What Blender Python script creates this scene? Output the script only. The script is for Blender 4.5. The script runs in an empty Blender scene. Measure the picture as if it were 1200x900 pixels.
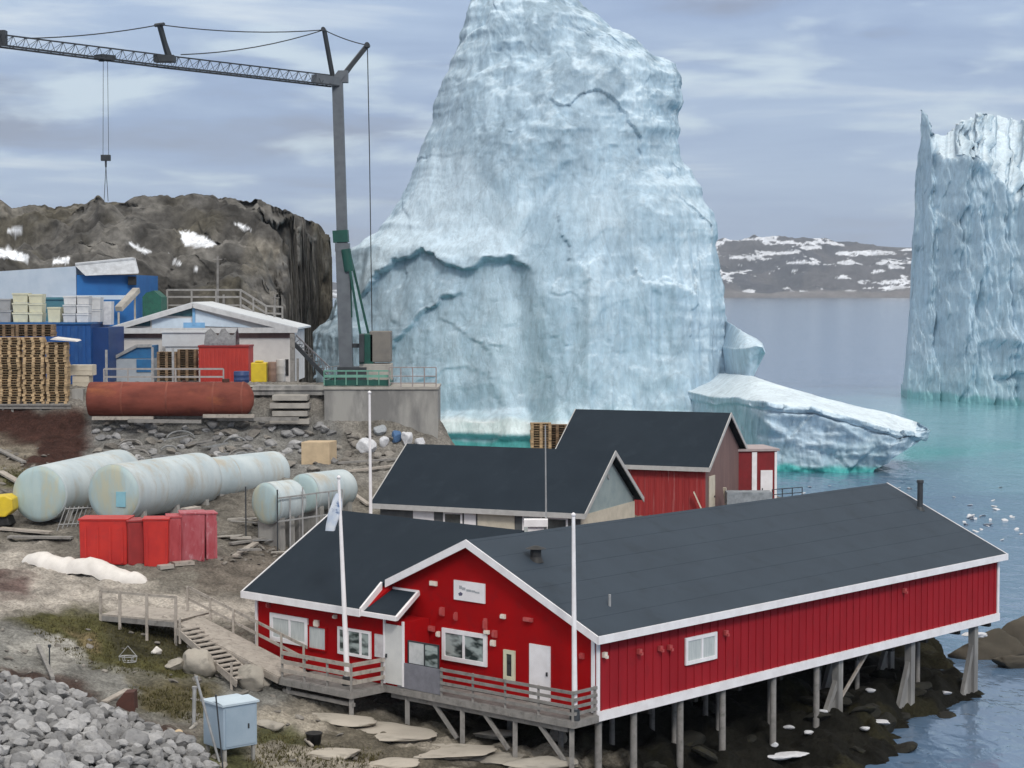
import bpy, math, random
import numpy as np
from mathutils import Vector, Matrix

random.seed(7)
RNG = np.random.default_rng(11)
scn = bpy.context.scene
COL = scn.collection

# ------------------------------------------------------------------ camera
CAM_H, F_PX, PITCH = 18.0, 2300.0, math.atan(108 / 2300)
cam_d = bpy.data.cameras.new('camera')
cam = bpy.data.objects.new('camera', cam_d)
COL.objects.link(cam)
cam.location = (0, 0, CAM_H)
cam.rotation_euler = (math.radians(90) - PITCH, 0, 0)
cam_d.sensor_width = 36
cam_d.lens = F_PX / 1200 * 36
cam_d.clip_start, cam_d.clip_end = 1, 40000
scn.camera = cam

# ------------------------------------------------------------------ sky and sun
SUN_ROT, SUN_EL = math.radians(163), math.radians(40)
world = bpy.data.worlds.new('World')
scn.world = world
world.use_nodes = True
wn, wl = world.node_tree.nodes, world.node_tree.links
wn.clear()
w_out = wn.new('ShaderNodeOutputWorld')
bg_sky = wn.new('ShaderNodeBackground'); bg_cloud = wn.new('ShaderNodeBackground')
sky = wn.new('ShaderNodeTexSky'); sky.sky_type = 'NISHITA'; sky.sun_disc = False
sky.sun_elevation, sky.sun_rotation = SUN_EL, SUN_ROT
wl.new(sky.outputs[0], bg_sky.inputs[0]); bg_sky.inputs[1].default_value = 0.07
tc = wn.new('ShaderNodeTexCoord'); mp = wn.new('ShaderNodeMapping')
wl.new(tc.outputs['Generated'], mp.inputs[0])
mp.inputs['Scale'].default_value = (4.2, 4.2, 30.0)
mp.inputs['Location'].default_value = (3.1, 0.4, 1.3)
nz = wn.new('ShaderNodeTexNoise'); nz.inputs['Scale'].default_value = 1.0
nz.inputs['Detail'].default_value = 6; nz.inputs['Roughness'].default_value = 0.55
nz.inputs['Distortion'].default_value = 0.35
wl.new(mp.outputs[0], nz.inputs['Vector'])
cr = wn.new('ShaderNodeValToRGB')
els = cr.color_ramp.elements
els[0].position, els[0].color = 0.32, (0.29, 0.335, 0.46, 1)
els[1].position, els[1].color = 0.72, (0.78, 0.85, 0.90, 1)
e = els.new(0.45); e.color = (0.335, 0.435, 0.64, 1)
e = els.new(0.58); e.color = (0.42, 0.53, 0.72, 1)
wl.new(nz.outputs[0], cr.inputs[0])
mp2 = wn.new('ShaderNodeMapping'); wl.new(tc.outputs['Generated'], mp2.inputs[0])
mp2.inputs['Scale'].default_value = (11.0, 11.0, 52.0); mp2.inputs['Location'].default_value = (1.9, 2.4, 0.35)
nz2 = wn.new('ShaderNodeTexNoise'); nz2.inputs['Scale'].default_value = 1.0; nz2.inputs['Detail'].default_value = 7
nz2.inputs['Roughness'].default_value = 0.52; nz2.inputs['Distortion'].default_value = 0.25; wl.new(mp2.outputs[0], nz2.inputs['Vector'])
gap = wn.new('ShaderNodeMapRange'); gap.interpolation_type = 'SMOOTHSTEP'; gap.inputs[1].default_value = .50; gap.inputs[2].default_value = .70; gap.inputs[4].default_value = .85
wl.new(nz2.outputs[0], gap.inputs[0])
brt = wn.new('ShaderNodeMixRGB'); brt.inputs[2].default_value = (.66, .77, .86, 1)
wl.new(gap.outputs[0], brt.inputs[0]); wl.new(cr.outputs[0], brt.inputs[1])
sep = wn.new('ShaderNodeSeparateXYZ'); wl.new(tc.outputs['Generated'], sep.inputs[0])
mr = wn.new('ShaderNodeMapRange'); mr.inputs[1].default_value = 0.12; mr.inputs[2].default_value = 0.8
mr.inputs[3].default_value = 0.90; mr.inputs[4].default_value = 1.75
wl.new(sep.outputs[2], mr.inputs[0])
mz = wn.new('ShaderNodeMapRange'); mz.interpolation_type = 'SMOOTHSTEP'; mz.inputs[1].default_value = .14; mz.inputs[2].default_value = .55
wl.new(sep.outputs[2], mz.inputs[0])
zen = wn.new('ShaderNodeMixRGB'); zen.inputs[2].default_value = (.66, .645, .61, 1)      # whiter overcast overhead
wl.new(mz.outputs[0], zen.inputs[0]); wl.new(brt.outputs[0], zen.inputs[1])
wl.new(zen.outputs[0], bg_cloud.inputs[0]); wl.new(mr.outputs[0], bg_cloud.inputs[1])
mx = wn.new('ShaderNodeMixShader'); mx.inputs[0].default_value = 0.88
wl.new(bg_sky.outputs[0], mx.inputs[1]); wl.new(bg_cloud.outputs[0], mx.inputs[2])
wl.new(mx.outputs[0], w_out.inputs[0])

sun_d = bpy.data.lights.new('sun', 'SUN'); sun_d.energy = 1.4; sun_d.angle = math.radians(11)
sun_d.color = (1.0, 0.965, 0.91)
sun = bpy.data.objects.new('sun', sun_d); COL.objects.link(sun)
sv = Vector((math.sin(SUN_ROT) * math.cos(SUN_EL), math.cos(SUN_ROT) * math.cos(SUN_EL), math.sin(SUN_EL)))
sun.rotation_euler = sv.to_track_quat('Z', 'Y').to_euler()
scn.view_settings.view_transform = 'Standard'
scn.view_settings.look = 'None'
scn.view_settings.exposure = 0.22
scn.view_settings.gamma = 1.0
scn.view_settings.use_curve_mapping = False
scn.cycles.max_bounces = 6
scn.cycles.use_denoising = True

# ------------------------------------------------------------------ view geometry
_c, _s = math.cos(PITCH), math.sin(PITCH)
def ray(u, v):
    x, z = (u - 600) / F_PX, (450 - v) / F_PX
    return x, _c + z * _s, -_s + z * _c
def at(u, v, Y):                      # point seen at (u, v), Y metres ahead
    x, y, z = ray(u, v); k = Y / y
    return Vector((x * k, Y, CAM_H + z * k))
def atz(u, v, zz):                    # point seen at (u, v) at height zz
    x, y, z = ray(u, v); k = (zz - CAM_H) / z
    return Vector((x * k, y * k, zz))
def pix(P):                           # numpy: world (n,3) -> pixel
    P = np.asarray(P, float)
    y, z = P[..., 1], P[..., 2] - CAM_H
    yc = y * _c - z * _s; zc = y * _s + z * _c
    return 600 + F_PX * P[..., 0] / yc, 450 - F_PX * zc / yc

# ------------------------------------------------------------------ noise
def _hash(ix, iy, iz, seed):
    with np.errstate(over='ignore'):
        h = (ix.astype(np.uint32) * np.uint32(374761393) + iy.astype(np.uint32) * np.uint32(668265263)
             + iz.astype(np.uint32) * np.uint32(2147483647 - 51) + np.uint32(seed * 7919 % 2**31) * np.uint32(1274126177))
        h = (h ^ (h >> np.uint32(13))) * np.uint32(1274126177)
        h = h ^ (h >> np.uint32(16))
    return (h & np.uint32(0xffffff)).astype(np.float64) / 0xffffff * 2 - 1
def vnoise(P, seed=0):
    P = np.asarray(P, float)
    i = np.floor(P).astype(np.int64); f = P - i
    f = f * f * f * (f * (f * 6 - 15) + 10)
    out = 0
    for dx in (0, 1):
        for dy in (0, 1):
            for dz in (0, 1):
                w = (f[..., 0] if dx else 1 - f[..., 0]) * (f[..., 1] if dy else 1 - f[..., 1]) * (f[..., 2] if dz else 1 - f[..., 2])
                out = out + w * _hash(i[..., 0] + dx, i[..., 1] + dy, i[..., 2] + dz, seed)
    return out
def fbm(P, octv=4, seed=0, gain=0.5, ridged=False):
    P = np.asarray(P, float); a, s, out = 1.0, 1.0, 0
    for o in range(octv):
        n = vnoise(P * s + o * 17.3, seed + o)
        out = out + a * ((1 - 2 * np.abs(n)) if ridged else n)
        a *= gain; s *= 2.03
    return out
def facets(P, seed=0):                 # broken planes: every cell of a jittered lattice gets its own tilt
    P = np.asarray(P, float); i0 = np.floor(P).astype(np.int64)
    best = np.full(P.shape[:-1], 1e9); val = np.zeros(P.shape[:-1])
    for dx in (-1, 0, 1):
        for dy in (-1, 0, 1):
            for dz in (-1, 0, 1):
                c = i0 + np.array([dx, dy, dz]); h = [_hash(c[..., 0], c[..., 1], c[..., 2], seed + k) for k in range(7)]
                q = P - (c + .5 + .42 * np.stack(h[:3], -1)); dd = (q * q).sum(-1)
                v = (q * np.stack(h[3:6], -1)).sum(-1) + .15 * h[6]
                m = dd < best; best = np.where(m, dd, best); val = np.where(m, v, val)
    return val
def sstep(a, b, x):
    t = np.clip((x - a) / (b - a), 0, 1); return t * t * (3 - 2 * t)
def poly_sd(px, py, poly):            # signed distance, positive inside
    poly = np.asarray(poly, float); n = len(poly)
    d = np.full(px.shape, 1e18); ins = np.zeros(px.shape, bool)
    for i in range(n):
        ax, ay = poly[i]; bx, by = poly[(i + 1) % n]
        ex, ey = bx - ax, by - ay
        t = np.clip(((px - ax) * ex + (py - ay) * ey) / (ex * ex + ey * ey + 1e-12), 0, 1)
        d = np.minimum(d, (px - ax - t * ex) ** 2 + (py - ay - t * ey) ** 2)
        c = ((ay > py) != (by > py)) & (px < (bx - ax) * (py - ay) / (by - ay + 1e-12) + ax)
        ins ^= c
    d = np.sqrt(d)
    return np.where(ins, d, -d)

# ------------------------------------------------------------------ materials
MATS = {}
def new_mat(name):
    m = bpy.data.materials.new(name); m.use_nodes = True
    nt = m.node_tree
    return m, nt.nodes, nt.links, nt.nodes['Principled BSDF']
def mat(name, c1, c2=None, scale=2.0, rough=0.75, bump=0.0, bscale=25.0, metal=0.0, stretch=(1, 1, 1),
        lo=0.38, hi=0.66, c3=None, s3=0.7, lo3=0.55, hi3=0.72, spec=0.4, vary=0.0, bstretch=None):
    if name in MATS: return MATS[name]
    m, n, l, b = new_mat(name)
    tc = n.new('ShaderNodeTexCoord'); mp = n.new('ShaderNodeMapping')
    oi = n.new('ShaderNodeObjectInfo')
    add = n.new('ShaderNodeVectorMath'); add.operation = 'ADD'
    mul = n.new('ShaderNodeVectorMath'); mul.operation = 'SCALE'; mul.inputs[3].default_value = 37.0
    comb = n.new('ShaderNodeCombineXYZ')
    for k in range(3): l.new(oi.outputs['Random'], comb.inputs[k])
    l.new(comb.outputs[0], mul.inputs[0]); l.new(tc.outputs['Object'], add.inputs[0]); l.new(mul.outputs[0], add.inputs[1])
    l.new(add.outputs[0], mp.inputs[0]); mp.inputs['Scale'].default_value = stretch
    col = None
    def noise(sc, det=5, rgh=0.6, vec=mp):
        t = n.new('ShaderNodeTexNoise'); t.inputs['Scale'].default_value = sc
        t.inputs['Detail'].default_value = det; t.inputs['Roughness'].default_value = rgh
        l.new(vec.outputs[0], t.inputs['Vector']); return t
    def ramp(t, a, bb):
        r = n.new('ShaderNodeMapRange'); r.inputs[1].default_value = a; r.inputs[2].default_value = bb
        l.new(t.outputs[0], r.inputs[0]); return r
    mixn = n.new('ShaderNodeMixRGB'); mixn.inputs[1].default_value = (*c1, 1); mixn.inputs[2].default_value = (*(c2 or c1), 1)
    l.new(ramp(noise(scale), lo, hi).outputs[0], mixn.inputs[0]); col = mixn
    if c3:
        m3 = n.new('ShaderNodeMixRGB'); m3.inputs[2].default_value = (*c3, 1)
        l.new(col.outputs[0], m3.inputs[1]); l.new(ramp(noise(s3, 6, 0.65), lo3, hi3).outputs[0], m3.inputs[0]); col = m3
    if vary:
        hs = n.new('ShaderNodeHueSaturation'); vr = n.new('ShaderNodeMapRange')
        vr.inputs[3].default_value = 1 - vary; vr.inputs[4].default_value = 1 + vary
        l.new(oi.outputs['Random'], vr.inputs[0]); l.new(vr.outputs[0], hs.inputs['Value'])
        l.new(col.outputs[0], hs.inputs['Color']); col = hs
    l.new(col.outputs[0], b.inputs['Base Color'])
    b.inputs['Roughness'].default_value = rough; b.inputs['Metallic'].default_value = metal
    b.inputs['Specular IOR Level'].default_value = spec
    if bump:
        bp = n.new('ShaderNodeBump'); bp.inputs['Strength'].default_value = min(1, bump); bp.inputs['Distance'].default_value = 0.04
        v = mp
        if bstretch:
            v = n.new('ShaderNodeMapping'); l.new(tc.outputs['Object'], v.inputs[0]); v.inputs['Scale'].default_value = bstretch
        l.new(noise(bscale, 4, 0.6, v).outputs[0], bp.inputs['Height']); l.new(bp.outputs[0], b.inputs['Normal'])
    MATS[name] = m
    return m

RED = mat('red paint', (.37, .004, .006), (.31, .004, .006), 0.9, .75, .25, 40, c3=(.27, .007, .010), s3=2.5, spec=.08)
REDCLAD = mat('red cladding', (.34, .016, .024), (.29, .013, .020), 0.7, .7, .2, 30, c3=(.25, .015, .020), s3=2.2, stretch=(1, 1, .4), spec=.15)
WHITE = mat('white paint', (.86, .835, .85), (.76, .73, .74), 2.0, .55, .1, 40)
FELT = mat('roofing felt', (.038, .053, .072), (.033, .046, .063), 0.5, .78, .25, 60, c3=(.029, .040, .054), s3=.8, stretch=(1, 1, 1), spec=.25)
FELTD = mat('dark roofing felt', (.014, .023, .034), (.011, .019, .029), 0.5, .8, .25, 60, c3=(.018, .028, .040), s3=.9, spec=.2)
WOOD = mat('weathered wood', (.42, .375, .33), (.31, .275, .24), 3.0, .85, .4, 30, c3=(.17, .15, .135), s3=5)
WOODG = mat('silver grey wood', (.27, .255, .24), (.19, .18, .17), 3.0, .85, .4, 30, c3=(.13, .12, .11), s3=4)
PINE = mat('pallet wood', (.50, .36, .21), (.38, .265, .15), 2.0, .8, .2, 30, c3=(.22, .15, .09), s3=3, vary=.25)
PINED = mat('old pallet wood', (.27, .185, .115), (.19, .13, .08), 2.0, .85, .2, 30, c3=(.13, .09, .06), s3=3, vary=.25)
CONC = mat('concrete', (.33, .32, .30), (.19, .185, .18), 0.7, .9, .5, 8, c3=(.43, .415, .39), s3=0.8, stretch=(1, 1, .3), lo=.42, hi=.6)
CONCP = mat('pale concrete', (.40, .375, .34), (.30, .28, .255), 1.5, .9, .4, 12)
STEEL = mat('grey painted steel', (.145, .16, .175), (.11, .12, .135), 1.5, .5, .1, 20, metal=.2)
STEELD = mat('dark steel', (.05, .055, .062), (.035, .04, .045), 2, .55, metal=.2)
GALV = mat('galvanised steel', (.42, .42, .42), (.30, .30, .30), 3, .5, metal=.3)
GREEN = mat('green crane paint', (.012, .085, .065), (.010, .060, .05), 2, .5)
GREENL = mat('pale green paint', (.16, .34, .27), (.10, .25, .2), 2, .6)
BLUE = mat('blue steel paint', (.012, .085, .29), (.010, .065, .23), .8, .55, c3=(.03, .10, .26), s3=1.5)
BLUEM = mat('mid blue paint', (.02, .15, .42), (.018, .12, .36), .8, .55)
PALEB = mat('pale blue sheet', (.55, .63, .73), (.47, .56, .67), .8, .6)
REDB = mat('red bin plastic', (.52, .028, .020), (.42, .020, .018), 1.2, .5, c3=(.36, .03, .03), s3=2)
REDP = mat('faded red plastic', (.45, .075, .085), (.34, .035, .045), 2.2, .6, c3=(.50, .22, .24), s3=3.5, stretch=(1, 1, .4))
PINKF = mat('bleached pink plastic', (.43, .11, .13), (.36, .055, .07), 3, .6, c3=(.52, .28, .31), s3=4, stretch=(1, 1, .4))
REDC = mat('red container paint', (.46, .040, .028), (.38, .032, .026), 1.0, .6)
RUST = mat('rusted red tank', (.24, .070, .050), (.15, .045, .034), .8, .85, .4, 10, c3=(.33, .115, .055), s3=.45, stretch=(.6, 1, 1.4), lo=.4, hi=.62, spec=.15)
RUSTD = mat('brown rust', (.085, .035, .026), (.06, .028, .022), 2, .9, .4, 20)
TANKM = mat('weathered tank paint', (.53, .585, .60), (.41, .48, .51), .6, .65, .25, 10, c3=(.42, .38, .31), s3=.9, lo3=.50, hi3=.72, stretch=(1, 1, .4))
TANKE = mat('tank end paint', (.42, .52, .52), (.29, .43, .49), .8, .65, .1, 10, c3=(.45, .46, .36), s3=.8, lo3=.46, hi3=.64, stretch=(1.5, 1.5, .4))
CREAM = mat('cream plastic', (.66, .64, .47), (.58, .56, .42), 2, .6)
TUB = mat('white fish tub', (.66, .66, .66), (.54, .55, .56), 2, .6, vary=.12)
CARD = mat('pale board', (.62, .56, .46), (.52, .47, .38), 2, .8)
YEL = mat('yellow plastic', (.72, .53, .03), (.60, .43, .03), 2, .5)
PLYW = mat('pale plywood', (.56, .43, .28), (.46, .35, .23), 2, .8)
TARP = mat('white tarpaulin', (.74, .70, .66), (.64, .60, .56), 2, .6, .4, 5)
BAGM = mat('white bag', (.66, .66, .68), (.52, .53, .56), 4, .7, .5, 12)
BAGB = mat('blue bag', (.08, .17, .33), (.06, .12, .24), 4, .7, .5, 12)
CABM = mat('pale blue cabinet paint', (.33, .41, .49), (.28, .36, .44), 1, .5)
GREYW = mat('grey green cladding', (.31, .37, .37), (.25, .31, .32), 1.5, .7, .3, 20)
BROWNW = mat('brown cladding', (.20, .125, .115), (.15, .095, .09), 1.2, .8, .4, 10, stretch=(2, 2, .3))
REDW = mat('worn red boards', (.36, .035, .035), (.28, .022, .025), 1.2, .8, .3, 15, c3=(.50, .20, .19), s3=2.4, lo3=.56, hi3=.75, stretch=(3, 3, .12))
BLACK = mat('black plastic', (.015, .015, .016), (.03, .028, .027), 3, .6)
LAMPM = mat('pale lamp housing', (.75, .68, .60), None, 3, .5)
PINKS = mat('faded red fitting', (.42, .055, .055), (.48, .10, .095), 3, .6)
SEAW = mat('seaweed rope', (.03, .035, .02), None, 3, .8)
CLOTH = mat('flag cloth', (.50, .57, .68), (.66, .69, .74), 2.5, .8, c3=(.10, .16, .30), s3=1.6, lo3=.58, hi3=.64)
def glass_mat():
    m, n, l, b = new_mat('window glass')
    tc = n.new('ShaderNodeTexCoord'); t = n.new('ShaderNodeTexNoise'); t.inputs['Scale'].default_value = 1.6
    mp = n.new('ShaderNodeMapping'); mp.inputs['Scale'].default_value = (1, 1, 2.2)
    l.new(tc.outputs['Object'], mp.inputs[0]); l.new(mp.outputs[0], t.inputs['Vector'])
    r = n.new('ShaderNodeValToRGB'); r.color_ramp.elements[0].position = .42; r.color_ramp.elements[0].color = (.03, .045, .045, 1)
    r.color_ramp.elements[1].position = .6; r.color_ramp.elements[1].color = (.38, .44, .43, 1)
    l.new(t.outputs[0], r.inputs[0]); l.new(r.outputs[0], b.inputs['Base Color'])
    b.inputs['Roughness'].default_value = .08; b.inputs['Specular IOR Level'].default_value = .8
    return m
GLASS = glass_mat()
DGLASS = mat('dark glass', (.02, .025, .03), (.05, .06, .065), 3, .1, spec=.8)
CURT = mat('pale curtain', (.55, .58, .57), (.42, .46, .46), 6, .4, stretch=(3, 3, .3))

# ------------------------------------------------------------------ mesh builder
class MB:
    def __init__(self): self.v, self.f, self.sm = [], [], []
    def add(self, vs, fs, smooth=False):
        k = len(self.v); self.v += [Vector(p) for p in vs]
        self.f += [tuple(i + k for i in f) for f in fs]; self.sm += [smooth] * len(fs); return self
    def para(self, o, a, b, c):       # parallelepiped from a corner and three edge vectors
        o, a, b, c = map(Vector, (o, a, b, c))
        vs = [o, o + a, o + a + b, o + b, o + c, o + a + c, o + a + b + c, o + b + c]
        fs = [(0, 3, 2, 1), (4, 5, 6, 7), (0, 1, 5, 4), (1, 2, 6, 5), (2, 3, 7, 6), (3, 0, 4, 7)]
        if a.cross(b).dot(c) < 0: fs = [f[::-1] for f in fs]
        return self.add(vs, fs)
    def box(self, c, s, rz=0, tilt=0):
        M = Matrix.Rotation(rz, 3, 'Z') @ Matrix.Rotation(tilt, 3, 'Y')
        ax, ay, az = (M @ Vector((s[0], 0, 0)), M @ Vector((0, s[1], 0)), M @ Vector((0, 0, s[2])))
        return self.para(Vector(c) - (ax + ay + az) / 2, ax, ay, az)
    def beam(self, p, q, w, h=None, up=(0, 0, 1)):
        p, q = Vector(p), Vector(q); h = h or w
        d = (q - p); n = d.normalized(); up = Vector(up)
        if abs(n.dot(up)) > .98: up = Vector((0, 1, 0))
        s = n.cross(up).normalized(); t = s.cross(n)
        return self.para(p - s * w / 2 - t * h / 2, s * w, t * h, d)
    def tube(self, p, q, r0, r1=None, n=10, caps=True):
        p, q = Vector(p), Vector(q); r1 = r0 if r1 is None else r1
        d = (q - p).normalized(); a = d.orthogonal().normalized(); b = d.cross(a)
        vs = []
        for c, r in ((p, r0), (q, r1)):
            vs += [c + (a * math.cos(2 * math.pi * i / n) + b * math.sin(2 * math.pi * i / n)) * r for i in range(n)]
        fs = [(i, (i + 1) % n, n + (i + 1) % n, n + i) for i in range(n)]
        self.add(vs, fs, True)
        if caps: self.add(vs[:n], [tuple(range(n))[::-1]]); self.add(vs[n:], [tuple(range(n))])
        return self
    def lathe(self, p, q, prof, n=40):  # prof: list of (t along p->q in metres, radius)
        p, q = Vector(p), Vector(q); d = (q - p).normalized(); a = d.orthogonal().normalized(); b = d.cross(a)
        vs = []
        for t, r in prof:
            vs += [p + d * t + (a * math.cos(2 * math.pi * i / n) + b * math.sin(2 * math.pi * i / n)) * r for i in range(n)]
        fs = []
        for k in range(len(prof) - 1):
            for i in range(n):
                j = (i + 1) % n
                fs.append((k * n + i, k * n + j, k * n + n + j, k * n + n + i))
        return self.add(vs, fs, True)
    def path(self, pts, r, n=8):
        for a, b in zip(pts[:-1], pts[1:]): self.tube(a, b, r, n=n)
        return self
    def prism(self, poly, ext):
        poly = [Vector(p) for p in poly]; ext = Vector(ext); n = len(poly)
        vs = poly + [p + ext for p in poly]
        nrm = sum(((poly[i] - poly[0]).cross(poly[(i + 1) % n] - poly[0]) for i in range(1, n - 1)), Vector())
        fs = [tuple(range(n))[::-1], tuple(range(n, 2 * n))] + [(i, (i + 1) % n, n + (i + 1) % n, n + i) for i in range(n)]
        if nrm.dot(ext) < 0: fs = [f[::-1] for f in fs]
        return self.add(vs, fs)
    def grid(self, rows, smooth=True, closed=False):
        nr, nc = len(rows), len(rows[0]); vs = [p for r in rows for p in r]; fs = []
        for i in range(nr - 1):
            for j in range(nc if closed else nc - 1):
                k = (j + 1) % nc
                fs.append((i * nc + j, i * nc + k, (i + 1) * nc + k, (i + 1) * nc + j))
        return self.add(vs, fs, smooth)
    def build(self, name, m, parent=None, bevel=0):
        base = Vector(parent['_b']) if parent is not None else Vector((0, 0, 0))
        me = bpy.data.meshes.new(name)
        me.from_pydata([tuple(v - base) for v in self.v], [], self.f)
        me.polygons.foreach_set('use_smooth', self.sm); me.materials.append(m); me.update()
        o = bpy.data.objects.new(name, me); COL.objects.link(o)
        if parent is not None:
            o['_b'] = parent['_b']; o.parent = parent
        if bevel:
            bv = o.modifiers.new('bevel', 'BEVEL'); bv.width = bevel; bv.segments = 2; bv.limit_method = 'ANGLE'
        return o
def np_mesh(name, V, nr, nc, m, closed=False, smooth=True, attr=None):
    idx = np.arange(nr * nc).reshape(nr, nc)
    if closed: idx = np.concatenate([idx, idx[:, :1]], 1)
    Q = np.stack([idx[:-1, :-1], idx[:-1, 1:], idx[1:, 1:], idx[1:, :-1]], -1).reshape(-1, 4)
    me = bpy.data.meshes.new(name)
    me.vertices.add(len(V)); me.vertices.foreach_set('co', np.asarray(V, np.float32).ravel())
    me.loops.add(Q.size); me.loops.foreach_set('vertex_index', Q.ravel().astype(np.int32))
    me.polygons.add(len(Q)); me.polygons.foreach_set('loop_start', np.arange(0, Q.size, 4, dtype=np.int32))
    me.polygons.foreach_set('loop_total', np.full(len(Q), 4, np.int32))
    me.update(calc_edges=True); me.validate()
    me.polygons.foreach_set('use_smooth', np.full(len(Q), smooth))
    for nm, a in (attr or {}).items():
        at_ = me.color_attributes.new(nm, 'FLOAT_COLOR', 'POINT')
        at_.data.foreach_set('color', np.concatenate([a, np.ones((len(a), 1))], 1).astype(np.float32).ravel())
    me.materials.append(m)
    o = bpy.data.objects.new(name, me); COL.objects.link(o)
    return o
def tag(o, label, cat, group=None):
    o['label'] = label; o['category'] = cat
    if group: o['group'] = group
    return o
def structure(o): o['kind'] = 'structure'; return o
def thing(name, base, label, cat, group=None):
    o = bpy.data.objects.new(name, None); COL.objects.link(o)
    o.location = base; o['_b'] = tuple(base); o.empty_display_size = .3
    return tag(o, label, cat, group)
def solo(name, mb, m, label, cat, group=None, bevel=0):  # a thing that is a single mesh, origin at its base
    xs = [v.x for v in mb.v]; ys = [v.y for v in mb.v]; zs = [v.z for v in mb.v]
    b = Vector(((min(xs) + max(xs)) / 2, (min(ys) + max(ys)) / 2, min(zs)))
    me_v = mb.v; mb.v = [v - b for v in me_v]
    o = mb.build(name, m, None, bevel); o.location = b
    return tag(o, label, cat, group)
def copy_tree(o, parent=None):
    c = o.copy(); COL.objects.link(c)
    if parent is not None: c.parent = parent
    for ch in list(o.children): copy_tree(ch, c)
    return c

# ------------------------------------------------------------------ the red hall's frame of reference
AZ = 0.7378
D1 = Vector((math.sin(AZ), math.cos(AZ), 0)); D2 = Vector((-math.cos(AZ), math.sin(AZ), 0)); UP = Vector((0, 0, 1))
HC = Vector((2.86, 67.04, CAM_H - 14.50)); FLOOR = HC.z
HL, HW, HH, HR = 28.28, 5.813, 2.75, 2.604     # length, half width, eave height, ridge rise
WS0, WS1, WB, WRB = 8.0, 16.35, -1.30, 3.22     # wing: from s, to s, front b, ridge b
def B(s, b, z): return HC + D2 * s + D1 * b + UP * z
#@@SETTING

# ------------------------------------------------------------------ sea
def sea_mat():
    m, n, l, b = new_mat('sea water')
    g = n.new('ShaderNodeNewGeometry')
    def ell(cx, cy, rx, ry, lo, hi):
        mp = n.new('ShaderNodeMapping'); mp.vector_type = 'POINT'
        mp.inputs['Scale'].default_value = (1 / rx, 1 / ry, 0); mp.inputs['Location'].default_value = (-cx / rx, -cy / ry, 0)
        l.new(g.outputs['Position'], mp.inputs[0])
        ln = n.new('ShaderNodeVectorMath'); ln.operation = 'LENGTH'; l.new(mp.outputs[0], ln.inputs[0])
        t = n.new('ShaderNodeTexNoise'); t.inputs['Scale'].default_value = .06; t.inputs['Detail'].default_value = 4
        l.new(g.outputs['Position'], t.inputs['Vector'])
        ad = n.new('ShaderNodeMath'); ad.operation = 'MULTIPLY_ADD'; ad.inputs[1].default_value = .7
        l.new(t.outputs[0], ad.inputs[0]); l.new(ln.outputs['Value'], ad.inputs[2])
        r = n.new('ShaderNodeMapRange'); r.interpolation_type = 'SMOOTHSTEP'
        r.inputs[1].default_value = lo; r.inputs[2].default_value = hi; r.inputs[3].default_value = 1; r.inputs[4].default_value = 0
        l.new(ad.outputs[0], r.inputs[0]); return r
    def mix(a, colr, f):
        x = n.new('ShaderNodeMixRGB'); x.inputs[2].default_value = (*colr, 1)
        if isinstance(a, tuple): x.inputs[1].default_value = (*a, 1)
        else: l.new(a.outputs[0], x.inputs[1])
        l.new(f.outputs[0], x.inputs[0]); return x
    c = mix((.10, .165, .26), (.18, .36, .42), ell(78, 250, 52, 130, .75, 1.45))
    c = mix(c, (.035, .30, .28), ell(6, 222, 62, 34, .8, 1.4))
    l.new(c.outputs[0], b.inputs['Base Color'])
    b.inputs['Roughness'].default_value = .12; b.inputs['IOR'].default_value = 1.33
    h = None
    for sc, st, amt in ((.9, (1, .55, 1), .55), (.22, (1, .5, 1), 1.0), (.035, (.6, .6, 1), 1.4)):
        mp = n.new('ShaderNodeMapping'); mp.inputs['Scale'].default_value = st; mp.inputs['Rotation'].default_value = (0, 0, .35)
        l.new(g.outputs['Position'], mp.inputs[0])
        t = n.new('ShaderNodeTexNoise'); t.inputs['Scale'].default_value = sc; t.inputs['Detail'].default_value = 3; t.inputs['Distortion'].default_value = .4
        l.new(mp.outputs[0], t.inputs['Vector'])
        mm = n.new('ShaderNodeMath'); mm.operation = 'MULTIPLY_ADD'; mm.inputs[1].default_value = amt
        l.new(t.outputs[0], mm.inputs[0])
        if h: l.new(h.outputs[0], mm.inputs[2])
        else: mm.inputs[2].default_value = 0
        h = mm
    bp = n.new('ShaderNodeBump'); bp.inputs['Strength'].default_value = .55; bp.inputs['Distance'].default_value = .35
    l.new(h.outputs[0], bp.inputs['Height']); l.new(bp.outputs[0], b.inputs['Normal'])
    return m
SEA = sea_mat()
m_ = MB()
m_.add([(-6600, -400, 0), (6600, -400, 0), (6600, 8600, 0), (-6600, 8600, 0)], [(0, 1, 2, 3)])
structure(m_.build('sea', SEA))

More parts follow.
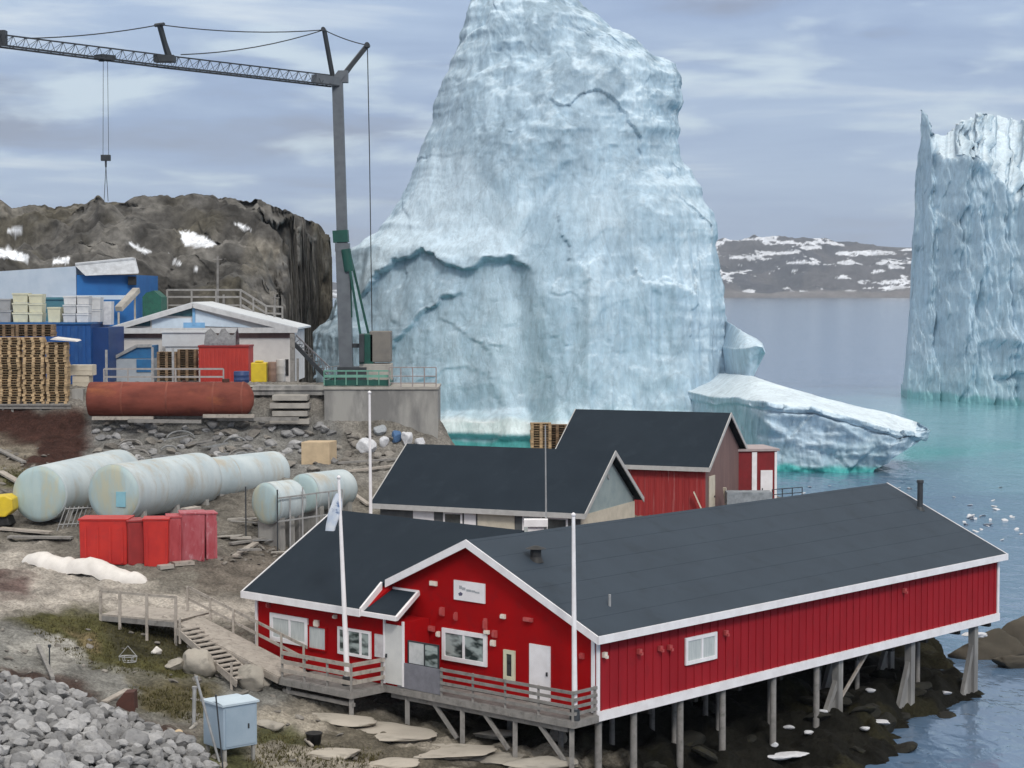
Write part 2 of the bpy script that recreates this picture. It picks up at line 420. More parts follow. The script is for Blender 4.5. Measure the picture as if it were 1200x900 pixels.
# ------------------------------------------------------------------ terrain of the headland
def attr_mat(name, bump=.5, bscale=3.0, rough=.92, nscale=1.2, namt=.35, dark=(.5, .5, .5), coords='Position', fine=14.0, spec=.25):
    m, n, l, b = new_mat(name)
    a = n.new('ShaderNodeVertexColor'); a.layer_name = 'Col'
    g = n.new('ShaderNodeNewGeometry')
    def noi(sc, det=6):
        t = n.new('ShaderNodeTexNoise'); t.inputs['Scale'].default_value = sc; t.inputs['Detail'].default_value = det
        t.inputs['Roughness'].default_value = .68; l.new(g.outputs['Position'], t.inputs['Vector']); return t
    r = n.new('ShaderNodeMapRange'); r.inputs[1].default_value = .3; r.inputs[2].default_value = .7
    r.inputs[3].default_value = 1 - namt; r.inputs[4].default_value = 1 + namt; l.new(noi(nscale).outputs[0], r.inputs[0])
    r2 = n.new('ShaderNodeMapRange'); r2.inputs[1].default_value = .3; r2.inputs[2].default_value = .7
    r2.inputs[3].default_value = 1 - namt * .8; r2.inputs[4].default_value = 1 + namt * .8; l.new(noi(fine, 3).outputs[0], r2.inputs[0])
    mu = n.new('ShaderNodeMath'); mu.operation = 'MULTIPLY'; l.new(r.outputs[0], mu.inputs[0]); l.new(r2.outputs[0], mu.inputs[1])
    sc_ = n.new('ShaderNodeVectorMath'); sc_.operation = 'SCALE'; l.new(a.outputs[0], sc_.inputs[0]); l.new(mu.outputs[0], sc_.inputs[3])
    l.new(sc_.outputs[0], b.inputs['Base Color']); b.inputs['Roughness'].default_value = rough
    b.inputs['Specular IOR Level'].default_value = spec
    bp = n.new('ShaderNodeBump'); bp.inputs['Strength'].default_value = bump; bp.inputs['Distance'].default_value = .25
    l.new(noi(bscale, 8).outputs[0], bp.inputs['Height']); l.new(bp.outputs[0], b.inputs['Normal'])
    return m
CTRL = [  # (u, v, height)
 (-60, 900, 3.9), (0, 900, 3.6), (120, 900, 3.2), (240, 900, 2.7), (400, 900, 2.1), (560, 900, 1.6), (690, 900, 1.0), (800, 900, .5),
 (900, 900, .2), (1000, 900, .1), (1100, 880, -.4), (1180, 830, -1.0),
 (-60, 800, 4.6), (0, 800, 4.3), (100, 800, 4.0), (200, 800, 3.6), (300, 805, 3.0), (400, 845, 2.4), (500, 855, 2.1), (600, 860, 1.7),
 (-60, 740, 5.1), (0, 740, 5.0), (100, 755, 4.35), (180, 765, 3.9), (250, 780, 3.6), (320, 800, 3.1),
 (0, 690, 5.6), (100, 690, 5.4), (200, 695, 5.2), (280, 690, 5.05), (-60, 690, 5.8),
 (100, 665, 5.75), (250, 660, 5.85), (0, 640, 6.2), (-60, 640, 6.4), (300, 640, 6.0),
 (20, 612, 6.7), (150, 612, 6.7), (300, 612, 6.7), (390, 610, 6.5), (-60, 600, 7.0),
 (350, 545, 8.5), (440, 525, 9.0), (500, 520, 9.0), (250, 550, 8.3), (100, 545, 8.5), (10, 545, 8.6), (-60, 545, 8.7),
]
WCTRL = [(B(0, 0, 0), 1.3), (B(3, 0, 0), 1.6), (B(6, 0, 0), 1.9), (B(10, -2.6, 0), 2.4), (B(10, 3, 0), 2.4), (B(15, 4, 0), 3.6),
 (B(4, 8, 0), .9), (B(0, 7, 0), .55), (B(0, 12, 0), .45), (B(0, 17, 0), .75), (B(0, 22, 0), .6), (B(0, 27, 0), .55), (B(6, 14, 0), 1.2),
 (B(6, 22, 0), 1.0), (B(11, 12, 0), 2.6), (B(11, 20, 0), 2.6), (B(14, 8, 0), 4.0), (B(6, 28, 0), .5),
 (Vector((3, 90, 0)), 4.8), (Vector((-8, 92, 0)), 5.3), (Vector((12, 108, 0)), 5.5), (Vector((3, 110, 0)), 5.7), (Vector((0, 100, 0)), 5.4),
 (Vector((15, 116, 0)), 5.0), (Vector((-3.4, 112, 0)), 8.6), (Vector((-2.6, 114.6, 0)), 7.4), (Vector((-2.4, 118, 0)), 6.4), (Vector((0, 116, 0)), 5.8)]
for u_ in (-120, -40, 20, 80, 140, 200, 260, 320, 370, 420, 470, 505):
    for Y_, z_ in ((114.2, 10.0 if u_ < 340 else 9.2), (116.2, 12.2), (121, 12.2), (130, 12.25), (138, 12.5 if u_ > 200 else 14.0)):
        p_ = at(u_, 400, Y_); WCTRL.append((Vector((p_.x, Y_, 0)), z_))
cp = np.array([(*atz(u, v, z)[:2], z) for u, v, z in CTRL] + [(p.x, p.y, z) for p, z in WCTRL])
_d = np.hypot(cp[:, None, 0] - cp[None, :, 0], cp[:, None, 1] - cp[None, :, 1])
_n = len(cp); _A = np.zeros((_n + 3, _n + 3)); _A[:_n, :_n] = _d - np.eye(_n) * .25
_A[:_n, _n] = 1; _A[:_n, n_ := _n + 1] = cp[:, 0]; _A[:_n, _n + 2] = cp[:, 1]; _A[_n:, :_n] = _A[:_n, _n:].T
_w = np.linalg.solve(_A, np.concatenate([cp[:, 2], [0, 0, 0]]))
LAND = [atz(1010, 905, 0)[:2], atz(1045, 880, 0)[:2], atz(1070, 852, 0)[:2], atz(1115, 836, 0)[:2], atz(1160, 815, 0)[:2], atz(1160, 800, 0)[:2],
        (20.5, 100), (19, 112), (18, 121), (8, 124), (-2, 120), (-4.6, 119), (-6, 122.5), (-13, 124), (-18, 127), (-23, 133), (-30, 150), (-45, 170), (-120, 170), (-120, 40), (6, 40)]
def ground_z(x, y):
    x, y = np.asarray(x, float), np.asarray(y, float)
    z = _w[_n] + _w[_n + 1] * x + _w[_n + 2] * y
    for i in range(_n): z = z + _w[i] * np.hypot(x - cp[i, 0], y - cp[i, 1])
    sd = poly_sd(x, y, LAND) + .8 * fbm(np.stack([x / 4, y / 4, x * 0], -1), 3, 5)
    steep = np.where(y > 96, 4.0, np.where(x > 5, .5, 1.0))
    return np.minimum(z, -0.12 + steep * sd)
su = np.linspace(-.37, .30, 640); sy = np.concatenate([np.linspace(56, 100, 300), np.linspace(100.2, 118, 130), np.linspace(118.3, 170, 70)])
SU, SY = np.meshgrid(su, sy); TX, TY = SU * SY, SY
TZ = ground_z(TX, TY)
P3 = np.stack([TX, TY, TZ], -1)
PU, PV = pix(P3)
wob = np.stack([TX, TY, TX * 0], -1)
n1, n2 = fbm(wob / 2.5, 4, 21), fbm(wob / 2.5, 4, 31)
QU, QV = PU + 16 * n1, PV + 9 * n2
def blend(col, c, f): return col * (1 - f[..., None]) + np.array(c) * f[..., None]
tcol = np.ones(TX.shape + (3,)) * np.array([.185, .17, .145])
def zone(poly, c, soft=8, k=1.0):
    global tcol
    tcol = blend(tcol, c, k * sstep(-soft, soft, poly_sd(QU, QV, poly)))
yard = sstep(114.5, 115.5, TY)
tcol = blend(tcol, (.21, .195, .175), yard)
zone([(-200, 575), (420, 560), (420, 660), (-200, 660)], (.165, .15, .13), 20)
zone([(-200, 640), (40, 642), (180, 690), (320, 700), (300, 735), (200, 735), (110, 722), (20, 716), (-10, 735), (-200, 750)], (.37, .335, .295), 9)
zone([(225, 655), (330, 640), (330, 690), (230, 690)], (.15, .13, .11), 10)
zone([(-10, 672), (30, 672), (25, 692), (-10, 696)], (.14, .10, .09), 8)
zone([(-200, 735), (0, 725), (90, 735), (340, 800), (330, 830), (200, 850), (100, 830), (-200, 800)], (.20, .195, .18), 12)
zone([(15, 728), (70, 714), (125, 722), (205, 735), (262, 785), (215, 800), (120, 790), (70, 762)], (.085, .080, .032), 9)
zone([(70, 738), (115, 745), (112, 768), (85, 762)], (.20, .155, .085), 8)
zone([(120, 730), (235, 740), (240, 775), (140, 765)], (.060, .055, .030), 10)
zone([(5, 756), (55, 752), (85, 765), (105, 782), (60, 786), (50, 772), (10, 768)], (.36, .345, .315), 6)
zone([(150, 800), (250, 800), (250, 850), (170, 830)], (.105, .09, .05), 10)
zone([(-60, 772), (30, 785), (90, 800), (150, 830), (240, 865), (240, 880), (130, 845), (0, 800), (-60, 790)], (.075, .05, .042), 6)
zone([(-200, 798), (60, 802), (120, 828), (200, 865), (248, 900), (250, 960), (-200, 960)], (.24, .245, .25), 6)
zone([(250, 850), (330, 840), (460, 885), (460, 960), (250, 960)], (.095, .095, .045), 14)
zone([(330, 825), (420, 835), (560, 870), (700, 905), (700, 960), (400, 960), (350, 860)], (.125, .11, .085), 14)
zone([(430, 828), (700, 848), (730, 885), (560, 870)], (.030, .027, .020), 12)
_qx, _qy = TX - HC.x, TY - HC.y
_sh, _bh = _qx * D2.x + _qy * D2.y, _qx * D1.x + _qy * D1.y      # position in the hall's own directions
wet_shaded = np.maximum(sstep(3.0, 1.3, TZ + .6 * n1) * sstep(-4, 2, TX - 1), sstep(-2.5, 0, _sh) * sstep(12, 9, _sh + n1) * sstep(1.0, 4.0, _bh + 2 * n2) * sstep(32, 29, _bh))  # tidal rock by height; second term paints the hall's underside shade into colour
tcol = blend(tcol, (.011, .0105, .008), wet_shaded)
tcol = blend(tcol, (.024, .022, .011), wet_shaded * sstep(.1, .5, n2) * .8)
zone([(-200, 478), (100, 478), (125, 515), (115, 548), (15, 545), (-200, 530)], (.052, .026, .021), 8)
zone([(110, 490), (385, 490), (400, 560), (115, 556)], (.19, .185, .175), 12)
zone([(-200, 520), (30, 520), (45, 570), (-200, 590)], (.20, .175, .14), 12)
zone([(0, 545), (40, 548), (30, 570), (-10, 570)], (.10, .10, .045), 8)
zone([(390, 500), (560, 510), (560, 560), (400, 560)], (.22, .205, .185), 12)
pale_ = sstep(-.25, .25, fbm(wob / np.array([2.6, 1.6, 1]), 4, 77)) * sstep(-12, 12, poly_sd(QU, QV, [(325, 822), (420, 832), (520, 862), (640, 884), (720, 905), (720, 960), (380, 960), (300, 880), (280, 830)]))
tcol = blend(tcol, (.33, .295, .245), .85 * pale_)
rough_ = .12 + .22 * sstep(110, 100, TY) * 0 + .35 * wet_shaded + .25 * (poly_sd(PU, PV, [(340, 820), (1100, 820), (1100, 960), (250, 960)]) > 0)
TZ = TZ + rough_ * fbm(wob / 1.3, 4, 41) * .45 + .10 * fbm(wob / .45, 3, 51) + wet_shaded * .35 * fbm(wob / 2.2, 3, 61, ridged=True) * sstep(-.5, .3, TZ)
G_SU, G_SY = su, sy
def gz(x, y):                         # height of the finished ground
    a = np.interp(x / y, G_SU, np.arange(len(G_SU))); b = np.interp(y, G_SY, np.arange(len(G_SY)))
    i, j = min(int(a), len(G_SU) - 2), min(int(b), len(G_SY) - 2); fa, fb = a - i, b - j
    return float((TZ[j, i] * (1 - fa) + TZ[j, i + 1] * fa) * (1 - fb) + (TZ[j + 1, i] * (1 - fa) + TZ[j + 1, i + 1] * fa) * fb)
def on(u, v):                         # where the sight line of (u, v) meets the ground
    x, y, z = ray(u, v); a = np.interp(x / y, G_SU, np.arange(len(G_SU))); i = min(int(a), len(G_SU) - 2); fa = a - i
    zz_ = TZ[:, i] * (1 - fa) + TZ[:, i + 1] * fa; d = CAM_H + z / y * G_SY - zz_
    k = int(np.argmax(d < 0)) or len(G_SY) - 1
    Y = G_SY[k - 1] + (G_SY[k] - G_SY[k - 1]) * d[k - 1] / (d[k - 1] - d[k] + 1e-9)
    return Vector((x / y * Y, Y, CAM_H + z / y * Y))
TERR = attr_mat('ground of soil and rock', 1.0, 1.7, .95, .9, .50, fine=9.0, spec=.12)
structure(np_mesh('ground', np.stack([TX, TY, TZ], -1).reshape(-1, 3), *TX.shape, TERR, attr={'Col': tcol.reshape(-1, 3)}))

# ------------------------------------------------------------------ rocky hill behind the yard
hu = np.linspace(-330, 398, 460); hY = np.concatenate([np.linspace(128, 268, 620), np.linspace(270, 330, 30)])
HU, HY = np.meshgrid(hu, hY)
topv = np.interp(hu, [-330, -150, -40, 0, 10, 30, 60, 110, 170, 230, 265, 300, 340, 370, 385, 392, 398],
                     [262, 250, 242, 238, 238, 243, 240, 235, 232, 230, 229, 235, 251, 266, 278, 292, 330])
CY = 264
zc = CAM_H + (342 - topv) * CY / F_PX + .55 * fbm(np.stack([hu / 16, hu * 0, hu * 0], -1), 4, 531)
hx = (HU - 600) / F_PX * HY * 1.0
n_h = np.stack([hx / 26, HY / 26, hx * 0], -1)
t = np.clip((HY - 134) / (CY - 134), 0, 1)
prof = .62 * t ** .75 + .38 * sstep(.0, .55, t)
foot = np.interp(HU, [-330, 150, 300, 360, 398], [12.0, 12.0, 11.5, 4.0, -6.0])
HZ = foot + (zc[None, :] - foot) * prof
step = fbm(n_h * np.array([1, 1.6, 1]), 5, 71, ridged=True)
HZ = HZ + (step * 1.9 + 1.2 * fbm(n_h * 4, 4, 81, ridged=True) - 1.2) * sstep(0, .12, t) * sstep(1.0, .55, t) + .45 * fbm(n_h * 9, 3, 85) * sstep(0, .1, t) * sstep(1.15, .7, t)
HZ = np.minimum(HZ, CAM_H + (zc[None, :] - CAM_H) * HY / CY - .12)
HZ = np.where(HY > CY, zc[None, :] - (HY - CY) * .25, HZ)
edge = sstep(345, 398, HU + 2 * fbm(n_h * 3, 3, 88))
front_cut = np.interp(HU, [-330, 280, 315, 345, 362, 375, 398], [120, 120, 142, 200, 252, 262, 264])
front_cut = front_cut + (5 * fbm(np.stack([hx / 5, HY * 0, HY * 0], -1), 4, 99, ridged=True) - 3) * sstep(290, 330, HU)
kf = np.clip(1 - (front_cut - HY) / np.interp(HU, [-330, 330, 362, 398], [34, 34, 12, 8]), 0, 1)
HZ = -3 + (HZ + 3) * kf ** 1.3
cliffy = sstep(270, 330, HU) * sstep(1.01, .96, t)
HZ = HZ + cliffy * kf * (2.6 * fbm(np.stack([hx / 7, HY / 9, hx * 0], -1), 5, 103, ridged=True) - 2.2)
HZ = np.minimum(HZ, np.where(HY < CY, CAM_H + (zc[None, :] - CAM_H) * HY / CY - .12, 1e9))
HZ = HZ * (1 - sstep(.9, 1.0, edge)) - 4 * sstep(.9, 1.0, edge)
HP = np.stack([hx, HY, HZ], -1)
rk = (1.2 * fbm(HP / np.array([9, 9, 7]), 5, 501, ridged=True) + 2.2 * facets(HP / np.array([6, 6, 5]), 511) + .9 * facets(HP / np.array([2.4, 2.4, 2]), 521)) * sstep(130, 150, HY)
rk = rk * (.35 + .65 * sstep(285, 330, HU)) * np.where(HY < CY - 1, 1, .0) * sstep(396, 380, HU + 0 * HY)
HP[..., 1] -= rk * .9 - 1.0; HP[..., 0] += .25 * rk * sstep(300, 340, HU)
hPU, hPV = pix(HP)
gnx = np.gradient(HZ, axis=0) / np.gradient(HY, axis=0)
hz3 = fbm(HP / np.array([4, 8, 3]), 4, 541)
base = blend(np.ones(HZ.shape + (3,)) * np.array([.078, .075, .071]), (.130, .124, .116), sstep(-.4, .6, fbm(n_h * 5, 4, 91)))
base = blend(base, (.060, .056, .052), sstep(.35, 1.0, gnx) * .35)
base = blend(base, (.105, .092, .062), sstep(.2, .6, fbm(n_h * 2.2, 4, 95)) * .5)
strk = fbm(HP / np.array([3, 3, 5]), 4, 97)
base = blend(base, (.19, .18, .165), .6 * sstep(.2, .6, hz3)); base = blend(base, (.038, .036, .034), (.45 * sstep(-.2, -.6, hz3)))
base = blend(base, (.040, .038, .038), sstep(.2, .5, strk) * sstep(280, 330, HU) * .2)
sj, sk = hPU + 2.5 * fbm(n_h * 8, 3, 93), hPV + 1.2 * fbm(n_h * 8, 3, 94)
base = blend(base, (.15, .137, .115), .8 * sstep(-8, 8, poly_sd(hPU + 10 * fbm(n_h * 8, 3, 93), hPV + 6 * fbm(n_h * 8, 3, 94), [(288, 276), (340, 288), (318, 318), (284, 322)])))
for pl in ([(208, 271), (222, 273), (238, 277), (254, 287), (240, 290), (216, 288), (211, 280)], [(146, 283), (154, 284), (180, 295), (172, 297)],
           [(197, 300), (204, 302), (214, 311), (208, 311)], [(274, 262), (288, 264), (294, 270), (284, 268)], [(-40, 288), (10, 292), (33, 300), (30, 308), (5, 303), (-40, 300)],
           [(8, 270), (24, 267), (18, 277)], [(62, 304), (80, 302), (80, 309), (60, 310)], [(222, 313), (229, 314), (228, 318)]):
    base = blend(base, (.78, .80, .84), sstep(-.6, .6, poly_sd(sj, sk, pl)))
HILLM = attr_mat('bare hill rock', 1.0, .40, .95, .16, .48, fine=1.1, spec=.12)
structure(np_mesh('rocky_hill', HP.reshape(-1, 3), *HZ.shape, HILLM, attr={'Col': base.reshape(-1, 3)}))

# ------------------------------------------------------------------ far shore
fu = np.concatenate([np.linspace(-900, 780, 120), np.linspace(784, 1100, 300), np.linspace(1110, 2300, 120)])
fY = np.concatenate([np.linspace(5880, 6600, 170), np.linspace(6630, 8200, 30)])
FU, FY = np.meshgrid(fu, fY)
fx = (FU - 600) / F_PX * FY
ft = np.interp(fu, [-900, 300, 780, 840, 880, 910, 940, 965, 1000, 1020, 1050, 1100, 1400, 2300], [345, 343, 330, 284, 283, 281, 281, 283, 284, 288, 290, 291, 300, 310])
fzc = CAM_H + (342 - ft) * 6600 / F_PX
nf = np.stack([fx / 260, FY / 260, fx * 0], -1)
tf = np.clip((FY - 5900) / 700, 0, 1)
FZ = np.where(FY < 5900, -5, 2 + (fzc - 2)[None, :] * (tf ** .8)) + 26 * fbm(nf, 5, 101, ridged=True) * sstep(0, .15, tf) * sstep(1, .8, tf)
FZ = np.where(FY > 6600, fzc[None, :] - (FY - 6600) * .05, FZ)
ns = fbm(np.stack([fx / 60, FY / 400, FZ / 16], -1), 5, 111, gain=.6)
fc = blend(np.ones(FZ.shape + (3,)) * np.array([.045, .045, .058]), (.075, .070, .078), sstep(-.4, .5, fbm(nf * 3, 4, 115)))
fc = blend(fc, (.70, .72, .77), sstep(.44, .52, ns + .06 * sstep(.2, .7, tf)))
fc = blend(fc, (.15, .135, .135), sstep(.10, .03, tf))
FARM = attr_mat('far hill rock', .8, .02, .95, .012, .3, fine=.05)
structure(np_mesh('far_hills', np.stack([fx, FY, FZ], -1).reshape(-1, 3), *FZ.shape, FARM, attr={'Col': fc.reshape(-1, 3)}))

# ------------------------------------------------------------------ thin sea haze
hm = bpy.data.materials.new('sea haze'); hm.use_nodes = True
hn, hl_ = hm.node_tree.nodes, hm.node_tree.links
hn.remove(hn['Principled BSDF']); pv = hn.new('ShaderNodeVolumePrincipled')
pv.inputs['Color'].default_value = (.80, .89, 1.0, 1); pv.inputs['Density'].default_value = 7e-5; pv.inputs['Anisotropy'].default_value = .15
hl_.new(pv.outputs[0], hn['Material Output'].inputs['Volume'])
m_ = MB(); m_.para((-6800, -500, -7), (13600, 0, 0), (0, 9300, 0), (0, 0, 320))
hz_ = m_.build('haze', hm); hz_['kind'] = 'stuff'; tag(hz_, 'thin pale sea haze softening the far shore', 'haze')

# ------------------------------------------------------------------ icebergs
def ice_mat():
    m, n, l, b = new_mat('glacier ice')
    a = n.new('ShaderNodeVertexColor'); a.layer_name = 'Col'; g = n.new('ShaderNodeNewGeometry')
    def noi(sc, st, det=6, rg=.65, dist=0.0):
        mp = n.new('ShaderNodeMapping'); mp.inputs['Scale'].default_value = st; l.new(g.outputs['Position'], mp.inputs[0])
        t = n.new('ShaderNodeTexNoise'); t.inputs['Scale'].default_value = sc; t.inputs['Detail'].default_value = det
        t.inputs['Roughness'].default_value = rg; t.inputs['Distortion'].default_value = dist; l.new(mp.outputs[0], t.inputs['Vector']); return t
    def rng(t, lo, hi, a0, a1):
        r = n.new('ShaderNodeMapRange'); r.inputs[1].default_value = lo; r.inputs[2].default_value = hi; r.inputs[3].default_value = a0; r.inputs[4].default_value = a1
        l.new(t.outputs[0], r.inputs[0]); return r
    r1 = rng(noi(.22, (1, 1, .45), 7, .7, .5), .36, .66, .90, 1.07)
    r2 = rng(noi(1.5, (1, 1, .22), 7, .72), .36, .64, .86, 1.09)
    mu = n.new('ShaderNodeMath'); mu.operation = 'MULTIPLY'; l.new(r1.outputs[0], mu.inputs[0]); l.new(r2.outputs[0], mu.inputs[1])
    def vein(sc, st, w, amt, dist):
        t = noi(sc, st, 4, .55, dist); sb = n.new('ShaderNodeMath'); sb.operation = 'SUBTRACT'; sb.inputs[1].default_value = .5; l.new(t.outputs[0], sb.inputs[0])
        ab = n.new('ShaderNodeMath'); ab.operation = 'ABSOLUTE'; l.new(sb.outputs[0], ab.inputs[0])
        return rng(ab, 0, w, 1 - amt, 1)
    for vn in (vein(.10, (1, 1, .7), .020, .12, 1.2), vein(.33, (1, 1, .5), .035, .09, .8)):
        m2 = n.new('ShaderNodeMath'); m2.operation = 'MULTIPLY'; l.new(mu.outputs[0], m2.inputs[0]); l.new(vn.outputs[0], m2.inputs[1]); mu = m2
    s = n.new('ShaderNodeVectorMath'); s.operation = 'SCALE'; l.new(a.outputs[0], s.inputs[0]); l.new(mu.outputs[0], s.inputs[3])
    l.new(s.outputs[0], b.inputs['Base Color']); b.inputs['Roughness'].default_value = .55; b.inputs['Specular IOR Level'].default_value = .3
    bp = n.new('ShaderNodeBump'); bp.inputs['Strength'].default_value = .5; bp.inputs['Distance'].default_value = .5
    l.new(noi(.9, (1, 1, .5), 9, .66, .5).outputs[0], bp.inputs['Height']); l.new(bp.outputs[0], b.inputs['Normal'])
    return m
ICE = ice_mat()
C_ICE, C_SNOW, C_DIRT, C_TEAL = np.array([.39, .525, .635]), np.array([.60, .735, .84]), np.array([.30, .41, .505]), np.array([.42, .70, .74])
def vertex_normals(V):                # V: (nr, nc, 3)
    du = np.gradient(V, axis=1); dv = np.gradient(V, axis=0)
    N = np.cross(du, dv); return N / (np.linalg.norm(N, axis=-1, keepdims=True) + 1e-9)
def step_crest(U, V, us, vs, A, soft=1.8, fall=55):
    dv = V - np.interp(U, us, vs) + 6 * fbm(np.stack([U / 22, V / 22, U * 0], -1), 4, 381)
    m = sstep(us[0], us[0] + 14, U) * sstep(us[-1], us[-1] - 22, U)
    return A * m * sstep(soft, -soft, dv) * np.exp(np.minimum(-dv, 400) * -1 / fall) if False else A * m * sstep(soft, -soft, dv) * np.exp(np.clip(dv, -400, 0) / fall)
def ice_colour(V3, N, U, V, snow_bias, extra=None):
    n_a = fbm(V3 / np.array([7, 7, 11]), 5, 131); n_b = fbm(V3 / np.array([1.6, 3, 9]), 4, 141); n_c = fbm(V3 / 3.0, 4, 151)
    up = np.abs(N[..., 2]) * np.sign(N[..., 2])
    snow = np.clip(.8 * sstep(.42, .85, up + .10 * n_a) + snow_bias + .22 * sstep(.1, .6, n_a) + .25 * sstep(.1, .5, n_b) + .2 * sstep(.1, .5, n_c), 0, 1)
    col = blend(np.ones(V3.shape) * C_ICE, C_SNOW, snow)
    return col, n_a, n_b, n_c
# tall berg, stacked rings from the waterline up
NR, NT = 330, 460
vv = np.linspace(548, -84, NR)
ul = np.interp(vv, [-84, -75, -60, -10, 30, 75, 110, 160, 215, 268, 288, 345, 378, 396, 420, 450, 515, 548][:18],
                   [600, 578, 562, 548, 543, 520, 510, 490, 472, 440, 408, 396, 383, 365, 350, 340, 332, 330])
ur = np.interp(vv, [-84, -70, -40, -8, 18, 40, 62, 75, 115, 150, 185, 215, 250, 300, 340, 380, 420, 460, 500, 548],
                   [606, 630, 662, 686, 722, 752, 788, 796, 795, 793, 796, 812, 825, 832, 838, 842, 847, 852, 858, 866])
wig = fbm(np.stack([vv / 22, vv * 0, vv * 0], -1), 4, 161)
ul = ul + 3.5 * wig; ur = ur + 3.0 * fbm(np.stack([vv / 18, vv * 0 + 9, vv * 0], -1), 4, 165)
zz = np.array([at(600, v, 232)[2] for v in vv]); k_ = 246 / F_PX
xl, xr = (ul - 600) * k_, (ur - 600) * k_
th = np.concatenate([np.linspace(np.pi, 2 * np.pi, int(NT * .8)), np.linspace(2 * np.pi, 3 * np.pi, NT - int(NT * .8) + 2)[1:-1]])
NTT = len(th)
ct, st_ = np.cos(th), np.sin(th)
hgt = np.clip((vv - 548) / (-84 - 548), 0, 1)
cxr, hwr = (xl + xr) / 2, (xr - xl) / 2
hd = np.interp(hgt, [0, .15, .5, .85, 1], [19, 17, 13, 8, 1.0]); cy = np.interp(hgt, [0, .5, 1], [247, 249, 251])
X = cxr[:, None] + hwr[:, None] * (np.sign(ct) * np.abs(ct) ** .85)[None, :]
Yb = cy[:, None] + hd[:, None] * (np.sign(st_) * np.abs(st_) ** .75)[None, :]
rel = (X - cxr[0]) / hwr[0]
Yb = Yb - 11 * rel * np.interp(hgt, [0, .6, 1], [1, .6, .2])[:, None]
Z = np.repeat(zz[:, None], NTT, 1)
V0 = np.stack([X, Yb, Z], -1); U1, V1 = pix(V0)
front = sstep(.0, .25, -st_)[None, :]
smooth_face = np.clip(sstep(-7, 9, 7 * fbm(V0 / np.array([4, 6, 5]), 4, 177) + poly_sd(U1, V1, [(422, 345), (436, 296), (472, 238), (512, 176), (560, 180), (580, 225), (600, 246), (652, 215), (622, 262), (604, 296), (540, 302), (468, 296)])), 0, 1)
calm_face = sstep(-60, 45, poly_sd(U1, V1, [(422, 345), (436, 296), (472, 238), (512, 176), (560, 180), (580, 225), (600, 246), (652, 215), (622, 262), (604, 296), (540, 302), (468, 296)]))
calm = 1 - .75 * calm_face - .35 * sstep(-10, 20, poly_sd(U1, V1, [(425, 350), (468, 305), (620, 315), (640, 420), (560, 440), (430, 450)]))
d = calm * (1.1 * fbm(V0 / np.array([21, 21, 30]), 3, 171, ridged=True) + .13 * fbm(V0 / np.array([5, 5, 8]), 4, 181, ridged=True) + .12 * fbm(V0 / np.array([1.9, 2, 3.4]), 4, 191))
warp = V0 + 1.6 * np.stack([fbm(V0 / 5, 3, 351 + k * 7) for k in range(3)], -1)
d = d + (1 - .8 * calm_face) * (.42 * facets(warp / np.array([11, 11, 15]), 401) + .13 * facets(warp / np.array([4.2, 4.5, 6]), 411) + .06 * facets(warp / np.array([1.7, 2, 2.6]), 421))
upper = sstep(250, 120, V1) * sstep(520, 600, U1)
d = d + upper * (.35 * fbm(V0 / 3.6, 4, 195, ridged=True) - .3)
d = d + step_crest(U1, V1, [422, 445, 465, 500, 540, 575, 600, 628], [348, 319, 300, 298, 309, 302, 303, 326], 1.5, fall=40)
d = d + step_crest(U1, V1, [452, 475, 495, 520, 552], [416, 387, 366, 350, 346], .9, fall=30)
d = d + step_crest(U1, V1, [470, 500, 540, 580], [470, 440, 430, 445], .25, fall=30)
du_ = U1 - np.interp(V1, [60, 200, 290, 400, 520], [640, 612, 640, 668, 700])
d = d + 2.0 * np.exp(-(du_ / 70) ** 2) * sstep(40, 140, V1) - 1.0 * np.exp(-((U1 - np.interp(V1, [200, 330, 520], [600, 606, 622])) / 16) ** 2) * sstep(250, 310, V1)
d = d - .7 * np.exp(-((U1 - np.interp(V1, [180, 285, 330], [672, 610, 560])) / 9) ** 2) * sstep(150, 220, V1) * sstep(300, 270, V1)
d = d + 1.5 * np.exp(-((U1 - np.interp(V1, [220, 520], [770, 800])) / 30) ** 2) * sstep(190, 260, V1)
flut = fbm(np.stack([V0[..., 0] / 2.4, V0[..., 1] / 9, V0[..., 2] / 16], -1), 4, 199, ridged=True)
d = d + .40 * flut * sstep(610, 680, U1) * sstep(230, 330, V1)
d = d + 1.6 * sstep(4.2, 2.2, Z + 1.2 * fbm(V0 / 6, 3, 201)) - 1.2 * sstep(1.6, .6, Z)
V0[..., 1] += d * np.where(st_ < 0, -1, 1)[None, :] * sstep(0, .3, np.abs(st_))[None, :]
V0[..., 0] += .45 * d * ct[None, :]
V0[..., 2] += .35 * fbm(V0 / 3, 3, 205) * (Z > 3)
N = vertex_normals(V0)
if N[NR // 2, int(NTT * .4), 1] > 0: N = -N
col, na, nb, nc = ice_colour(V0, N, U1, V1, 1.0 * smooth_face)
col = blend(col, C_DIRT, .9 * sstep(.0, .45, nc + .4 * nb) * np.clip(upper + .35 * sstep(260, 120, V1), 0, 1))
col = blend(col, C_SNOW * .97, .8 * sstep(20, -10, np.abs(U1 - 705) - 14 + 8 * nb) * sstep(190, 260, V1) * sstep(300, 260, V1))
